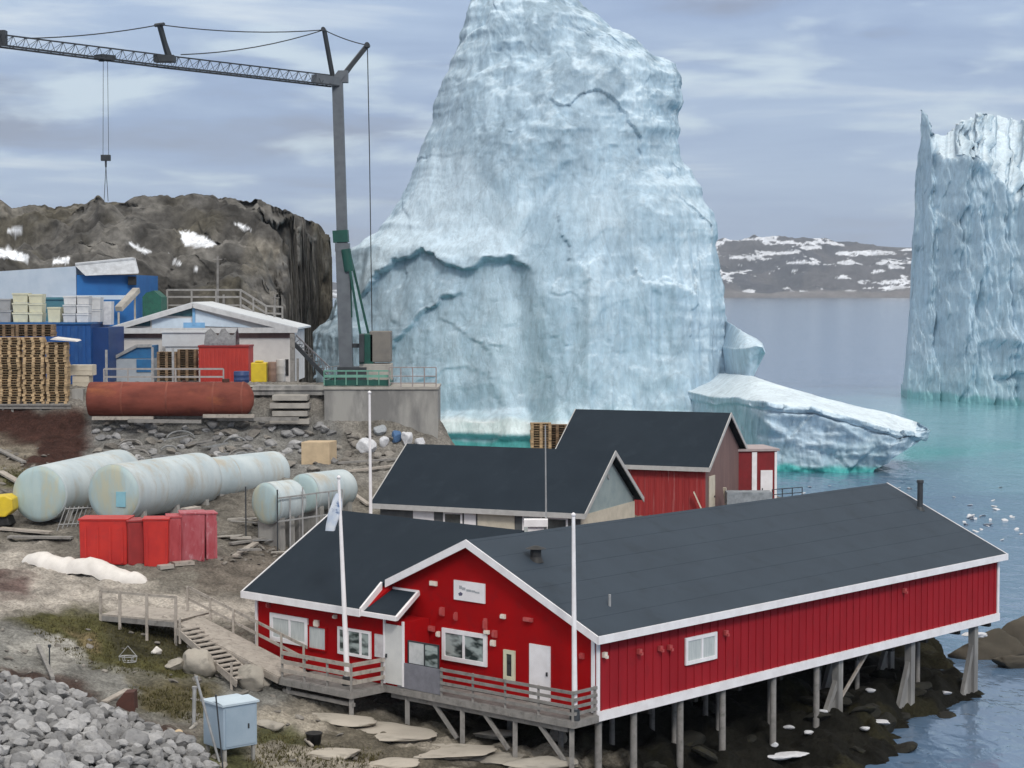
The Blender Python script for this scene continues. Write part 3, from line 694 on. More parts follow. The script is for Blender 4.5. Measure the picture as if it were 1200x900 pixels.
for us, vs, w in (([422, 445, 465, 500, 540, 575, 600, 628], [348, 319, 300, 298, 309, 302, 303, 326], 5), ([452, 475, 495, 520, 552], [416, 387, 366, 350, 346], 3.2), ([572, 590, 612, 640], [326, 312, 303, 300], 3.0), ([604, 618, 640, 660], [284, 262, 238, 218], 3.0), ([536, 556, 574, 600], [420, 440, 462, 490], 1.6), ([588, 600, 618, 640], [158, 161, 165, 166], 1.6)):
    dv_ = V1 - np.interp(U1, us, vs) + 5 * fbm(V0 / 2.5, 4, 361); w = w * (1 + .8 * fbm(V0 / 4, 2, 371)); mm_ = sstep(us[0], us[0] + 10, U1) * sstep(us[-1], us[-1] - 14, U1)
    col = blend(col, (.34, .45, .54), (.30 + .45 * sstep(-.3, .3, na)) * mm_ * sstep(-1, 1.5, dv_) * sstep(w * 1.6, w * .4, dv_ + 2 * nc))  # paints overhang shade below the crests, and cracks, into the ice colour
col = blend(col, (.44, .64, .70), .45 * sstep(6, 2, Z + 1.5 * na)); col = blend(col, (.80, .87, .89), sstep(3.6, 2.8, Z) * sstep(1.0, 1.8, Z))
col = blend(col, (.10, .42, .42), sstep(1.1, .5, Z + .4 * nc))
V0f, colf, ntf = V0, col, NTT
berg = thing('iceberg', (12, 240, 0), 'towering blue white iceberg behind the crane and the red hall', 'iceberg')
def ice_part(name, V, colr, closed, parent, label=None):
    Vl = V - np.array(parent['_b'])
    o = np_mesh(name, Vl.reshape(-1, 3), V.shape[0], V.shape[1], ICE, closed=closed, attr={'Col': colr.reshape(-1, 3)})
    o.parent = parent; o['_b'] = parent['_b']
    if label: o['label'] = label
    return o
ice_part('ice_tower', V0, np.clip(col, 0, 1), True, berg)
def slices(us, prof_fn, n_sub, seed, amp, snow_fn=None):
    rows = []
    for u in us:
        pts = prof_fn(u)               # list of (Y, z) control points
        pts = np.array(pts, float); seg = np.hypot(*np.diff(pts, axis=0).T); s = np.concatenate([[0], np.cumsum(seg)])
        q = np.linspace(0, s[-1], n_sub); Yq, zq = np.interp(q, s, pts[:, 0]), np.interp(q, s, pts[:, 1])
        rows.append(np.stack([(u - 600) / F_PX * Yq, Yq, zq], -1))
    V = np.array(rows)
    N = vertex_normals(V)
    if N[len(us) // 2, n_sub // 3, 1] > 0: N = -N
    d = amp * (1.4 * fbm(V / 7, 4, seed, ridged=True) + .8 * fbm(V / np.array([2.5, 2.5, 4]), 4, seed + 7) + .35 * fbm(V / np.array([1, 1.2, 2]), 3, seed + 11))
    return V, N, d
us_ = np.linspace(786, 1088, 300)
def shelf(u):
    Yf = np.interp(u, [832, 930, 1040, 1075, 1088], [197.5, 195.3, 194.5, 198, 203]) + 30 * float(1 - sstep(790, 905, u))
    ft_ = np.interp(u, [786, 832, 860, 900, 950, 1000, 1050, 1076, 1088], [452, 464, 466, 470, 476, 488, 503, 506, 507])
    bt_ = np.interp(u, [786, 832, 850, 880, 920, 960, 1040, 1076, 1088], [428, 436, 438, 440, 453, 465, 484, 494, 501])
    Yb_ = Yf + np.interp(u, [832, 950, 1060, 1088], [20, 18, 12, 2])
    zf, zb = at(600, ft_, Yf)[2], at(600, bt_, Yb_ - 4)[2]
    zlo = float(np.interp(u, [832, 1012, 1024, 1045, 1068, 1088], [-2.5, -2.5, .2, 1.1, 2.2, 3.1]))
    zf = max(zf, zlo + .5); zb = max(zb, zlo + .6)
    return [(Yf + 1.5, zlo), (Yf + .9, zlo + .25 * (zf - zlo)), (Yf + .5, zlo + .6 * (zf - zlo)), (Yf + .35, zf - 1.0), (Yf - .25, zf - .7), (Yf, zf - .15), (Yf + .8, zf), (Yb_ - 4, zb), (Yb_, max(zb - 1.5, zlo)), (Yb_ + 2, zlo)]
Vs, Ns, ds = slices(us_, shelf, 190, 211, .45)
ds = ds + .6 * fbm(np.stack([Vs[..., 0] / 7 + Vs[..., 2] / 5, Vs[..., 2] / 2.2, Vs[..., 1] / 20], -1), 4, 219, ridged=True) - .4
top = sstep(.5, .8, np.abs(Ns[..., 2]))
ds = ds * (1 - .8 * top) + .6 * sstep(.9, .3, Vs[..., 2]) * 0
ds = ds + (.5 * facets(Vs / np.array([4.5, 5, 3.2]), 431) + .15 * facets(Vs / np.array([1.6, 2, 1.3]), 441))
Vs[..., 1] -= ds * (1 - top); Vs[..., 2] += .25 * ds * (1 - .5 * top) * (Vs[..., 2] > 1)
Ns = vertex_normals(Vs)
if Ns[130, 50, 1] > 0: Ns = -Ns
Us1, Vs1 = pix(Vs)
cs, na, nb, nc = ice_colour(Vs, np.abs(Ns), Us1, Vs1, 0)
cs = blend(cs, (.70, .80, .87), top)
cs = blend(cs, (.46, .64, .70), .4 * sstep(3.2, 1.2, Vs[..., 2] + nc)); cs = blend(cs, (.08, .45, .44), sstep(.9, .4, Vs[..., 2] + .3 * nc))
ice_part('ice_shelf', Vs, np.clip(cs, 0, 1), False, berg, 'low snow topped shelf sloping down to the water')
# snow topped wedge between tower and shelf
def wedge(u):
    Yf = 217.5 + 30 * float(1 - sstep(812, 880, u))
    tv = np.interp(u, [828, 838, 850, 870, 886, 893, 896], [356, 368, 377, 389, 397, 403, 412]); bv = np.interp(u, [828, 872, 884, 892, 896], [470, 462, 440, 424, 416])
    fv = tv + np.interp(u, [828, 860, 880, 896], [40, 26, 12, 2])
    z = lambda v, Y: at(600, v, Y)[2]
    return [(Yf + 2, z(bv, Yf)), (Yf + 1.2, z((bv + fv) / 2, Yf)), (Yf, z(fv + 1.5, Yf)), (Yf + .6, z(fv, Yf)), (Yf + 6, z(tv, Yf + 6)), (Yf + 8, z(tv + 4, Yf + 8)), (Yf + 9, z(bv, Yf + 9))]
Vl_, Nl_, dl_ = slices(np.linspace(828, 896, 110), wedge, 110, 221, .30)
Vl_[..., 1] -= dl_ * .8; Vl_[..., 2] += .25 * dl_
Nl_ = vertex_normals(Vl_)
if Nl_[50, 20, 1] > 0: Nl_ = -Nl_
lcol, *_r = ice_colour(Vl_, Nl_, *pix(Vl_), .45)
ice_part('ice_wedge', Vl_, np.clip(lcol, 0, 1), False, berg)
# second berg
us_ = np.concatenate([np.linspace(1056, 1082, 90), np.linspace(1082.5, 1240, 260), np.linspace(1242, 1500, 90)])
def wall_berg(u):
    jag = 9 * float(vnoise(np.array([[u / 7.0, 3.1, 0]]))[0]) + 5 * float(vnoise(np.array([[u / 2.6, 8.1, 0]]))[0])
    tv = np.interp(u, [1056, 1059, 1062, 1066, 1070, 1073, 1075, 1078, 1082, 1090, 1100, 1112, 1122, 1140, 1200, 1300, 1420, 1500], [468, 440, 400, 330, 220, 150, 126, 130, 138, 150, 158, 148, 142, 138, 141, 160, 230, 440])
    crest_v = np.interp(u, [1056, 1082, 1100, 1112, 1130, 1150, 1165, 1185, 1200, 1260, 1420, 1500], [470, 185, 178, 182, 186, 193, 212, 226, 234, 236, 290, 460])
    crest_v = max(crest_v + jag * .6, tv + 2)
    Yf = np.interp(u, [1056, 1063, 1130, 1250, 1500], [345, 330, 318, 304, 318])
    tv += jag * (.5 if u > 1068 else .1)
    zf = max(at(600, crest_v, Yf + 3)[2], .2); rec = np.interp(u, [1056, 1085, 1112, 1160, 1500], [.6, 1.5, 9, 18, 18])
    zt = max(at(600, tv, Yf + 3 + rec)[2], zf + .05)
    return [(Yf, -2.5), (Yf + .5, 2), (Yf + 1.5, zf * .5), (Yf + 3, zf - .8), (Yf + 3.4, zf), (Yf + 3 + rec * .6, zf + (zt - zf) * .55), (Yf + 3 + rec, zt), (Yf + 4.5 + rec, zt - .5), (Yf + 26, -2.5)]
Vw, Nw, dw = slices(us_, wall_berg, 300, 231, .75)
snow_slope = sstep(.35, .6, np.abs(Nw[..., 2])) * (Vw[..., 2] > 12)
Uw1, Vw1 = pix(Vw)
flute = 1.15 * fbm(np.stack([Vw[..., 0] / 3.2, Vw[..., 0] * 0, Vw[..., 2] / 30], -1), 4, 245, ridged=True) + .9 * fbm(np.stack([Vw[..., 0] / 1.1, Vw[..., 0] * 0, Vw[..., 2] / 12], -1), 3, 246)
edge_ = sstep(1058, 1080, Uw1)
dw = (dw + flute + 1.6 * np.exp(-((Uw1 - 1115) / 16) ** 2) - 2 * np.exp(-((Uw1 - 1097) / 9) ** 2)) * (1 - .85 * snow_slope) * (.25 + .75 * edge_)
dw = dw + (1 - .7 * snow_slope) * edge_ * (.6 * facets(Vw / np.array([5, 6, 9]), 451) + .2 * facets(Vw / np.array([2.2, 3, 4]), 461))
dw = dw + step_crest(Uw1, Vw1, [1155, 1170, 1190, 1260], [438, 436, 440, 438], 2.5, fall=60)
Vw[..., 1] -= dw; Vw[..., 0] += .25 * dw * edge_
Nw = vertex_normals(Vw)
if Nw[200, 100, 1] > 0: Nw = -Nw
cw, na, nb, nc = ice_colour(Vw, Nw, Uw1, Vw1, .15)
cw = blend(cw, (.38, .52, .62), .4 * sstep(.0, .5, nb)); cw = blend(cw, C_DIRT, .35 * sstep(.15, .5, nc) * sstep(330, 250, Vw1))
cw = blend(cw, (.64, .75, .83), snow_slope); cw = blend(cw, (.42, .62, .69), .5 * sstep(9, 2, Vw[..., 2] + na)); cw = blend(cw, (.22, .46, .50), sstep(1.6, .8, Vw[..., 2] + .4 * nc))
berg2 = thing('iceberg', (80, 325, 0), 'sheer fluted iceberg wall rising from the water beyond the far end of the hall', 'iceberg')
ice_part('ice_wall', Vw, np.clip(cw, 0, 1), False, berg2)
#@@OBJECTS

# ------------------------------------------------------------------ the red hall on stilts
hall = thing('red_hall', HC, 'long red timber hall with grey felt roofs standing on stilts above the shore', 'building')
def slope_z(s): return HH + (1 - abs(s - HW) / HW) * HR
w = MB()
w.prism([B(0, 0, 0), B(0, 0, HH), B(HW, 0, HH + HR), B(2 * HW, 0, HH), B(2 * HW, 0, 0)], D1 * HL)
rise_w = HR - .02; run_w = WRB - WB - .0
def wing_z(b): return HH + .05 + (1 - abs(b - WRB) / (WRB - WB)) * (rise_w - .05)
w.prism([B(WS1, WB, -.05), B(WS1, WB, HH + .02), B(WS1, WRB, HH + rise_w - .1), B(WS1, 2 * WRB - WB, HH + .02), B(WS1, 2 * WRB - WB, -.05)], -D2 * (WS1 - 9.9))
w.para(B(WS0, WB, -.03), D2 * 1.91, D1 * 1.28, UP * (2.42))
walls = w.build('wall', RED, hall)
cl = MB()                                          # long cladding with standing battens
cl.para(B(-.035, .02, .02), D2 * .03, D1 * (HL - .04), UP * (HH - .05))
k = .25
while k < HL - .2:
    cl.para(B(-.07, k, .02), D2 * .036, D1 * .05, UP * (HH - .08)); k += .485
cl.build('cladding', REDCLAD, hall)
def roof_slab(mb, quad, th):
    q = [Vector(p) for p in quad]; mb.prism(q, UP * th)
OH, OG = .42, .32
sl = HR / HW
tz0 = lambda s: HH + .03 + .138 + (1 - abs(s - HW) / HW) * HR
r = MB()
roof_slab(r, [B(-OH, -OG, HH - OH * sl + .03), B(-OH, HL + .06, HH - OH * sl + .03), B(HW, HL + .06, HH + HR + .03), B(HW, -OG, HH + HR + .03)], .14)
roof_slab(r, [B(HW, -OG, HH + HR + .03), B(HW, HL + .06, HH + HR + .03), B(2 * HW + OH, HL + .06, HH - OH * sl + .03), B(2 * HW + OH, -OG + 2.2, HH - OH * sl + .03), B(9.95, -OG, HH + .03 + (1 - (9.95 - HW) / HW) * HR)], .14)
for s_ in np.arange(.55, HW, 1.02):            # lap seams of the felt strips
    z_ = tz0(s_); r.para(B(s_, -OG + .02, z_), D2 * .035, D1 * (HL + OG + .02), UP * .009)
roof = r.build('roof', FELT, hall)
slw = (rise_w) / (WRB - WB)
r = MB()
wz = lambda b: HH + .06 + (b - WB) * slw
fb = WB - OH
roof_slab(r, [B(WS1 + OG, fb, wz(fb)), B(9.97, fb, wz(fb)), B(10.25, -.34, wz(-.34)), B(9.85, .1, wz(.1)), B(HW + .35, WRB, wz(WRB)), B(WS1 + OG, WRB, wz(WRB))], .13)
bb = 2 * WRB - fb
roof_slab(r, [B(WS1 + OG, WRB, wz(WRB)), B(HW + .35, WRB, wz(WRB)), B(9.85, 2 * WRB - .1, wz(.1)), B(9.85, bb, wz(fb)), B(WS1 + OG, bb, wz(fb))], .13)
r.build('wing_roof', FELTD, hall)
t = MB()
tz = lambda s: HH + .03 + (1 - abs(s - HW) / HW) * HR
def rake(s0, s1, b, d):
    t.prism([B(s0, b, tz(s0) - .13), B(s1, b, tz(s1) - .13), B(s1, b, tz(s1) + .16), B(s0, b, tz(s0) + .16)], D1 * d)
rake(-OH - .02, HW, -OG - .05, .05); rake(HW, 10.0, -OG - .05, .05)
rake(-OH - .02, HW, HL + .065, .05); rake(HW, 2 * HW + OH, HL + .065, .05)
ez = tz(-OH)
t.para(B(-OH - .05, -OG - .05, ez - .12), D2 * .05, D1 * (HL + OG + .16), UP * .28)
t.para(B(WS1 + OG + .04, fb - .05, wz(fb) - .13), D2 * -(WS1 + OG + .04 - 9.92), D1 * .05, UP * .28)
for sg in (0, 1):                                  # wing verge boards
    b0, b1 = (fb - .05, WRB) if not sg else (WRB, bb)
    z0, z1 = (wz(fb - .05), wz(WRB)) if not sg else (wz(WRB), wz(fb))
    t.prism([B(WS1 + OG + .02, b0, z0 - .1), B(WS1 + OG + .02, b1, z1 - .1), B(WS1 + OG + .02, b1, z1 + .15), B(WS1 + OG + .02, b0, z0 + .15)], D2 * .05)
t.prism([B(9.95, fb - .02, wz(fb) - .1), B(10.24, -OG - .05, wz(-OG) - .1), B(10.24, -OG - .05, wz(-OG) + .2), B(9.95, fb - .02, wz(fb) + .2)], -D2 * .10)
t.para(B(-.13, -.03, -.30), D2 * .10, D1 * (HL + .06), UP * .34)      # floor board along the long wall
for s_, b_ in ((-.01, -.06), (WS1 - .12, WB - .05)):                   # corner boards
    t.para(B(s_, b_, 0), D2 * .14, D1 * .05, UP * (HH - .02))
t.para(B(-.10, 0, 0.05), D2 * .05, D1 * .15, UP * (HH - .3)); t.para(B(-.10, HL - .15, .05), D2 * .05, D1 * .17, UP * (HH - .3))
t.build('trim', WHITE, hall)
pr = MB()                                          # small porch roof
pq = [B(8.05, WB - .38, 2.50), B(9.95, WB - .38, 2.50), B(10.35, -.02, 3.22), B(8.55, -.02, 3.22)]
roof_slab(pr, pq, .1); porch = pr.build('porch_roof', FELTD, hall)
pt = MB(); pq2 = pq + [pq[0]]
for a, b in zip(pq2[:-1], pq2[1:]): pt.beam(a + UP * .07, b + UP * .07, .10, .17)
pt.build('trim', WHITE, porch)
def hall_window(s0, s1, z0, z1, b, mull, gm, fw=.11, fm=WHITE, nrm=None, name='window'):
    ax, off, o = (D2, -D1, lambda a, d, z: B(a, b - d, z)) if nrm is None else nrm
    f = MB()
    f.para(o(s0, .0, z0), ax * fw, off * .07, UP * (z1 - z0)); f.para(o(s1 - fw, .0, z0), ax * fw, off * .07, UP * (z1 - z0))
    f.para(o(s0 + fw, .0, z0), ax * (s1 - s0 - 2 * fw), off * .085, UP * fw); f.para(o(s0 + fw, .0, z1 - fw), ax * (s1 - s0 - 2 * fw), off * .07, UP * fw)
    for m in mull: f.para(o(m - .05, .0, z0 + fw), ax * .10, off * .065, UP * (z1 - z0 - 2 * fw))
    fo = f.build(name, fm, hall)
    g = MB(); g.para(o(s0 + fw * .7, .004, z0 + fw * .7), ax * (s1 - s0 - 1.4 * fw), off * .03, UP * (z1 - z0 - 1.4 * fw)); g.build('pane', gm, fo)
    return fo
FR = .012                                          # start just proud of the wall
hall_window(5.05, 7.30, .95, 2.13, -FR, [6.20], GLASS, .16)
hall_window(3.68, 4.22, .62, 1.70, -FR, [], DGLASS, .14, CREAM)
hall_window(13.25, 15.45, .85, 1.95, WB - FR, [14.3], CURT, .17)
hall_window(12.2, 13.22, .8, 1.72, WB - FR, [], CURT, .05, RED, name='shutter_window')
hall_window(9.75, 11.55, .82, 1.85, WB - FR, [10.3, 11.0], GLASS, .10)
hall_window(5.0, 6.9, .95, 1.95, -.05, [6.0], CURT, .13, WHITE, (D1, -D2, lambda a, d, z: B(-.06 - d, a, z)))
bd = MB(); bd.para(B(9.0, WB - .05, .95), D2 * .55, D1 * .045, UP * .85); bd.build('notice_board', mat('pale grey notice board', (.62, .60, .60), (.5, .46, .47), 4, .6), hall)
d_ = MB(); d_.para(B(2.02, -.05, .06), D2 * .98, D1 * .046, UP * 2.0); dr = d_.build('door', WHITE, hall)
d_ = MB(); d_.para(B(2.12, -.11, 1.0), D2 * .05, D1 * .055, UP * .14); d_.build('handle', STEELD, dr)
d_ = MB(); d_.para(B(8.06, WB - .06, .05), D2 * .92, D1 * .05, UP * 2.2); dr = d_.build('porch_door', mat('pale door paint', (.66, .66, .64), (.6, .6, .59), 2, .5), hall)
d_ = MB()
for s_ in (8.0, 8.98): d_.para(B(s_, WB - .08, .02), D2 * .08, D1 * .07, UP * 2.4)
d_.build('frame', WHITE, dr)
d_ = MB(); d_.para(B(8.86, WB - .12, 1.0), D2 * .05, D1 * .055, UP * .14); d_.build('handle', STEELD, dr)
# facade board: white with a small dark emblem and faded illegible line
sg = MB(); sg.para(B(5.15, -.06, 3.24), D2 * 1.55, D1 * .05, UP * .72); sgo = sg.build('sign_board', WHITE, hall)
INK = mat('faded grey ink', (.34, .36, .38), (.42, .44, .46), 8, .7); INKD = mat('dark emblem ink', (.10, .10, .16), None, 8, .7)
g = MB()
for x0, x1, z0, z1 in ((5.4, 5.62, 3.58, 3.64), (5.62, 5.8, 3.60, 3.67), (5.82, 6.06, 3.60, 3.68), (6.1, 6.28, 3.63, 3.73), (6.28, 6.42, 3.66, 3.78)):
    g.para(B(x0, -.066, z0), D2 * (x1 - x0), D1 * .004, UP * (z1 - z0))
g.build('lettering', INK, sgo)
g = MB(); g.prism([B(6.42, -.067, 3.40), B(6.28, -.067, 3.42), B(6.24, -.067, 3.50), B(6.34, -.067, 3.55), B(6.46, -.067, 3.49)], D1 * .004); g.build('emblem', INKD, sgo)
# small lamps and fittings on the walls
for s_, z_, sx, sz, b_, m in ((7.75, 3.72, .34, .17, 0, LAMPM), (7.30, 2.72, .18, .32, 0, PINKS), (6.6, 2.62, .10, .30, 0, PINKS), (5.12, 2.50, .12, .42, 0, PINKS),
                       (4.25, 2.88, .2, .16, 0, LAMPM), (5.05, 2.22, .22, .14, 0, LAMPM), (4.66, 2.20, .18, .26, 0, PINKS), (4.74, 1.86, .2, .22, 0, LAMPM),
                       (7.85, 2.02, .28, .2, 0, PINKS), (7.5, 1.86, .12, .2, 0, LAMPM), (3.05, 2.9, .42, .14, 0, PINKS), (.55, 1.92, .16, .2, 0, PINKS),
                       (15.55, 2.22, .14, .2, WB, PINKS), (12.75, 1.82, .22, .26, WB, LAMPM), (11.7, 2.2, .14, .14, WB, LAMPM)):
    g = MB(); g.para(B(s_ - sx / 2, b_ - .10, z_ - sz / 2), D2 * sx, D1 * .1 - D1 * .006, UP * sz); g.para(B(s_ - sx / 3, b_ - .16, z_ - sz / 3), D2 * sx * .66, D1 * .06, UP * sz * .66)
    g.build('wall_lamp' if m is LAMPM else 'wall_fitting', m, hall)
for b_, z_ in ((.28, 1.9), (2.2, 1.75), (3.4, 1.7), (3.95, 1.66), (7.35, 1.75), (20.0, 1.9)):
    g = MB(); g.para(B(-.20, b_, z_), D2 * .13, D1 * .16, UP * .18); g.para(B(-.27, b_ + .03, z_ - .03), D2 * .07, D1 * .1, UP * .1)
    g.build('wall_lamp', LAMPM if b_ < 1 else PINKS, hall)
# stove pipe, roof vent, small pipe
cp_ = MB(); p0 = B(3.6, 27.6, tz(3.6) + .1); cp_.tube(p0, p0 + UP * 1.25, .13, n=14); cp_.tube(p0 + UP * 1.25, p0 + UP * 1.37, .17, .15, n=14); cp_.tube(p0 - UP * .05, p0 + UP * .14, .24, .15, n=14)
cp_.build('flue_pipe', STEELD, roof)
vp = MB(); p0 = B(4.15, 1.6, tz(4.15) + .12); vp.tube(p0 - UP * .08, p0 + UP * .12, .30, .20, n=14); vp.tube(p0 + UP * .12, p0 + UP * .42, .2, n=14); vp.tube(p0 + UP * .42, p0 + UP * .52, .38, .10, n=14)
vp.build('roof_vent', BLACK, roof)
vp = MB(); p0 = B(1.0, 2.0, tz(1.0) + .1); vp.tube(p0, p0 + UP * .45, .05, n=8); vp.build('vent_pipe', GALV, roof)
# stilts: each a post on the rock, the far ones concrete with a raking strut
def stilt(s, b, r_=.11, conc=False, top=-.32, mb_m=None):
    p = B(s, b, 0); z0 = gz(p.x, p.y) - .5; g = MB()
    if conc:
        g.box((p.x, p.y, (z0 + FLOOR + top) / 2), (.32, .32, FLOOR + top - z0), -AZ)
        a = B(s + .05, b - .85, 0); za = gz(a.x, a.y) - .2
        g.beam(Vector((a.x, a.y, za)), B(s, b - .1, top - .9), .2)
        g.prism([B(s + .10, b - .8, za - FLOOR), B(s + .10, b, za - FLOOR), B(s + .10, b, top - 1.4)], -D2 * .12)
        g.build('concrete_pier', CONC, hall)
    else:
        g.tube(Vector((p.x, p.y, z0)), Vector((p.x, p.y, FLOOR + top)), r_ * 1.1, r_, n=10); g.build('stilt', mb_m or WOODG, hall)
for b_ in (.35, 2.3, 5.0, 7.6, 10.9, 13.9): stilt(.14, b_, .125)
for b_ in (15.6, 21.2, 26.6): stilt(.25, b_, conc=True)
for s_, b_ in ((1.4, 6.3), (1.5, 9.2), (1.4, 12.5), (1.6, 19.2), (1.4, 23.8), (4.4, 12.2), (2.6, 1.2), (2.6, 4.1), (3.0, 7.0), (3.0, 10.4), (2.6, 17.8), (5.8, 2.0), (5.8, 6.0), (5.8, 10.0), (5.8, 14.0), (9.6, 3.0), (9.6, 9.0), (9.0, 16.0)): stilt(s_, b_, .10)
for s_, b_ in ((3.4, 20.2), (3.8, 25.4)): stilt(s_, b_, conc=True)
bm = MB()
for s_ in (.4, 3.0, 5.8, 8.6, 11.0): bm.para(B(s_, .1, -.34), D2 * .22, D1 * (HL - .2), UP * .31)
for b_ in np.arange(.6, HL, 2.75): bm.para(B(.3, b_, -.62), D2 * 10.9, D1 * .2, UP * .27)
bm.build('floor_beam', mat('tarred beam', (.045, .040, .035), (.03, .028, .025), 2, .9), hall)
br = MB(); br.beam(B(.3, 17.9, -.4), B(.3, 15.9, -2.0), .1); br.build('brace', WOOD, hall); br = MB(); br.beam(B(2.7, 22.6, -.4), B(2.6, 20.8, -1.6), .1); br.build('brace', WOOD, hall)

# ------------------------------------------------------------------ timber deck before the hall
deck = thing('timber_deck', B(6, -1, 0), 'grey timber deck with plank railings along the gable front of the red hall', 'deck')
DB = -1.32
pk = MB()
n_pl = 8
for i in range(n_pl): pk.para(B(-.15, DB + i * (1.30 / n_pl), -.10), D2 * 9.2, D1 * (1.30 / n_pl - .012), UP * .07)
for i in range(11): pk.para(B(9.0, -3.05 + i * .155, -.10), D2 * 3.9, D1 * .143, UP * .07)
pk.build('deck_boards', WOODG, deck)
fr = MB()
fr.para(B(-.2, DB - .05, -.30), D2 * 9.2, D1 * .05, UP * .24); fr.para(B(-.2, DB, -.30), D2 * .05, D1 * 1.3, UP * .24)
fr.para(B(9.0, -3.1, -.30), D2 * 3.95, D1 * .05, UP * .24); fr.para(B(8.95, -3.1, -.30), D2 * .05, D1 * 1.75, UP * .24)
fr.para(B(9.0, -2.95, -.62), D2 * 3.9, D1 * .1, UP * .14); fr.para(B(.2, DB + .1, -.50), D2 * 8.6, D1 * .12, UP * .2)
fr.build('edge_board', WOODG, deck)
def rail_run(par, pts, posts, hts, pm=WOOD, rm=WOOD, ph=1.0, pw=.085, rh=.11):
    a, b = pts
    for f in posts:
        p = a.lerp(b, f); g = MB(); g.beam(p - UP * .25, p + UP * ph, pw); g.build('post', pm, par)
    dirn = (b - a).normalized(); side = Vector((dirn.y, -dirn.x, 0)).normalized() * .06
    for h in hts:
        g = MB(); g.beam(a + UP * h + side, b + UP * h + side, .035, rh); g.build('rail', rm, par)
dp = lambda s, b: B(s, b, -.03)
rail_run(deck, (dp(6.1, DB), dp(-.12, DB)), (0, .25, .5, .75, 1), (.22, .46, .70, .95), WOODG, WOODG)
rail_run(deck, (dp(-.12, DB), dp(-.12, -.1)), (.95,), (.22, .46, .70, .95), WOODG, WOODG)
g = MB(); g.para(B(6.15, DB - .02, -.02), D2 * 2.2, D1 * .05, UP * .92); g.build('rail_panel', mat('grey railing panel', (.20, .20, .23), (.15, .15, .175), 3, .8, .2, 20), deck)
rail_run(deck, (dp(12.85, -3.0), dp(9.05, -3.0)), (0, .33, .66, 1), (.30, .62, .95), WOODG, WOOD, rh=.15)
rail_run(deck, (dp(9.05, -3.0), dp(9.0, DB - .1)), (.95,), (.30, .62, .95), WOODG, WOOD, rh=.15)
for s_, b_ in ((9.15, -2.9), (12.6, -2.9), (8.0, DB + .15), (5.2, DB + .15), (2.7, DB + .2), (.05, DB + .15)):
    p = B(s_, b_, 0); g = MB(); g.beam(Vector((p.x, p.y, gz(p.x, p.y) - .5)), Vector((p.x, p.y, FLOOR - .1)), .17); g.build('leg', WOODG, deck)
for s_ in (2.9, 5.4, .3):
    p = B(s_ + .1, DB + .2, 0); q = B(s_ + 1.2, DB + .15, -.45); g = MB(); g.beam(Vector((p.x, p.y, FLOOR - 1.55)), q, .12); g.build('brace', WOODG, deck)
# glazed wind screen standing on the deck beside the porch
ws = thing('wind_screen', B(7.4, DB + .1, -.03), 'low glazed wind screen of two panes standing on the deck beside the porch door', 'wind screen')
g = MB()
for s_ in (7.88, 7.05, 6.35): g.para(B(s_, DB + .1, -.03), D2 * .05, D1 * .05, UP * 1.72)
g.para(B(6.35, DB + .1, 1.69), D2 * 1.58, D1 * .05, UP * .05); g.para(B(6.35, DB + .1, .86), D2 * 1.58, D1 * .05, UP * .05)
g.build('frame', STEELD, ws)
g = MB(); g.para(B(7.11, DB + .11, .9), D2 * .76, D1 * .03, UP * .8); g.build('pane', mat('milky pane', (.62, .62, .62), (.42, .44, .44), 2, .2), ws)
g = MB(); g.para(B(6.41, DB + .11, .9), D2 * .63, D1 * .03, UP * .8); g.build('pane', GLASS, ws)

# ------------------------------------------------------------------ ramp, landing and stairs
ramp = thing('timber_ramp', B(13, -2.6, 0), 'long sloping boarded ramp with handrail rising past the red wing to the path', 'ramp')
RA, RB_ = B(12.9, -1.75, -.03), B(19.7, -1.9, 1.55)   # far edge line; 1.35 wide
RW = D1 * -1.42
g = MB(); nb_ = 46
for i in range(nb_):
    a = RA.lerp(RB_, i / nb_); b = RA.lerp(RB_, (i + .92) / nb_)
    g.para(a, RW, b - a, UP * .06)
g.build('ramp_boards', WOOD, ramp)
g = MB(); g.beam(RA + RW - UP * .1, RB_ + RW - UP * .1, .06, .24); g.beam(RA - UP * .1, RB_ - UP * .1, .06, .24); g.build('side_beam', WOOD, ramp)
rail_run(ramp, (RA, RB_ + (RB_ - RA) * .03), (.02, .2, .4, .6, .8, 1), (.48, .95), WOOD, WOOD)
for f in (.25, .5, .75):
    p = RA.lerp(RB_, f) + RW * .9; g = MB(); g.beam(Vector((p.x, p.y, gz(p.x, p.y) - .4)), p, .12); g.build('leg', WOOD, ramp)
LA = RB_ + UP * .0
land = thing('landing', LA, 'weathered timber landing with slender posts bridging from the path to the ramp', 'landing')
L0 = at(208, 729, LA.y - 1.0); LZ = LA.z
l0 = atz(206, 730, LZ - .12); l1 = atz(118, 720, LZ - .05)
ldir = (l1 - l0); back = Vector((-ldir.y, ldir.x, 0)).normalized()
if back.y < 0: back = -back
g = MB(); nl = 24
for i in range(nl):
    a = l0.lerp(l1, i / nl); g.para(Vector((a.x, a.y, LZ - .1)), (l1 - l0) * (.93 / nl), back * 2.3, UP * .07)
g.prism([Vector((l0.x, l0.y, LZ - .1)), Vector((l0.x, l0.y, LZ - .1)) + back * 2.3, RB_ - UP * .1, RB_ + RW - UP * .1], UP * .07)
g.build('deck_boards', WOOD, land)
g = MB(); g.beam(Vector((l0.x, l0.y, LZ - .2)), Vector((l1.x, l1.y, LZ - .2)), .06, .2); g.build('edge_board', WOODG, land)
for f in (0, .38, .74, 1.0):
    a = l0.lerp(l1, f); zg = gz(a.x, a.y) - .3; g = MB(); g.beam(Vector((a.x, a.y, zg)), Vector((a.x, a.y, LZ + .95)), .11); g.build('post', WOOD, land)
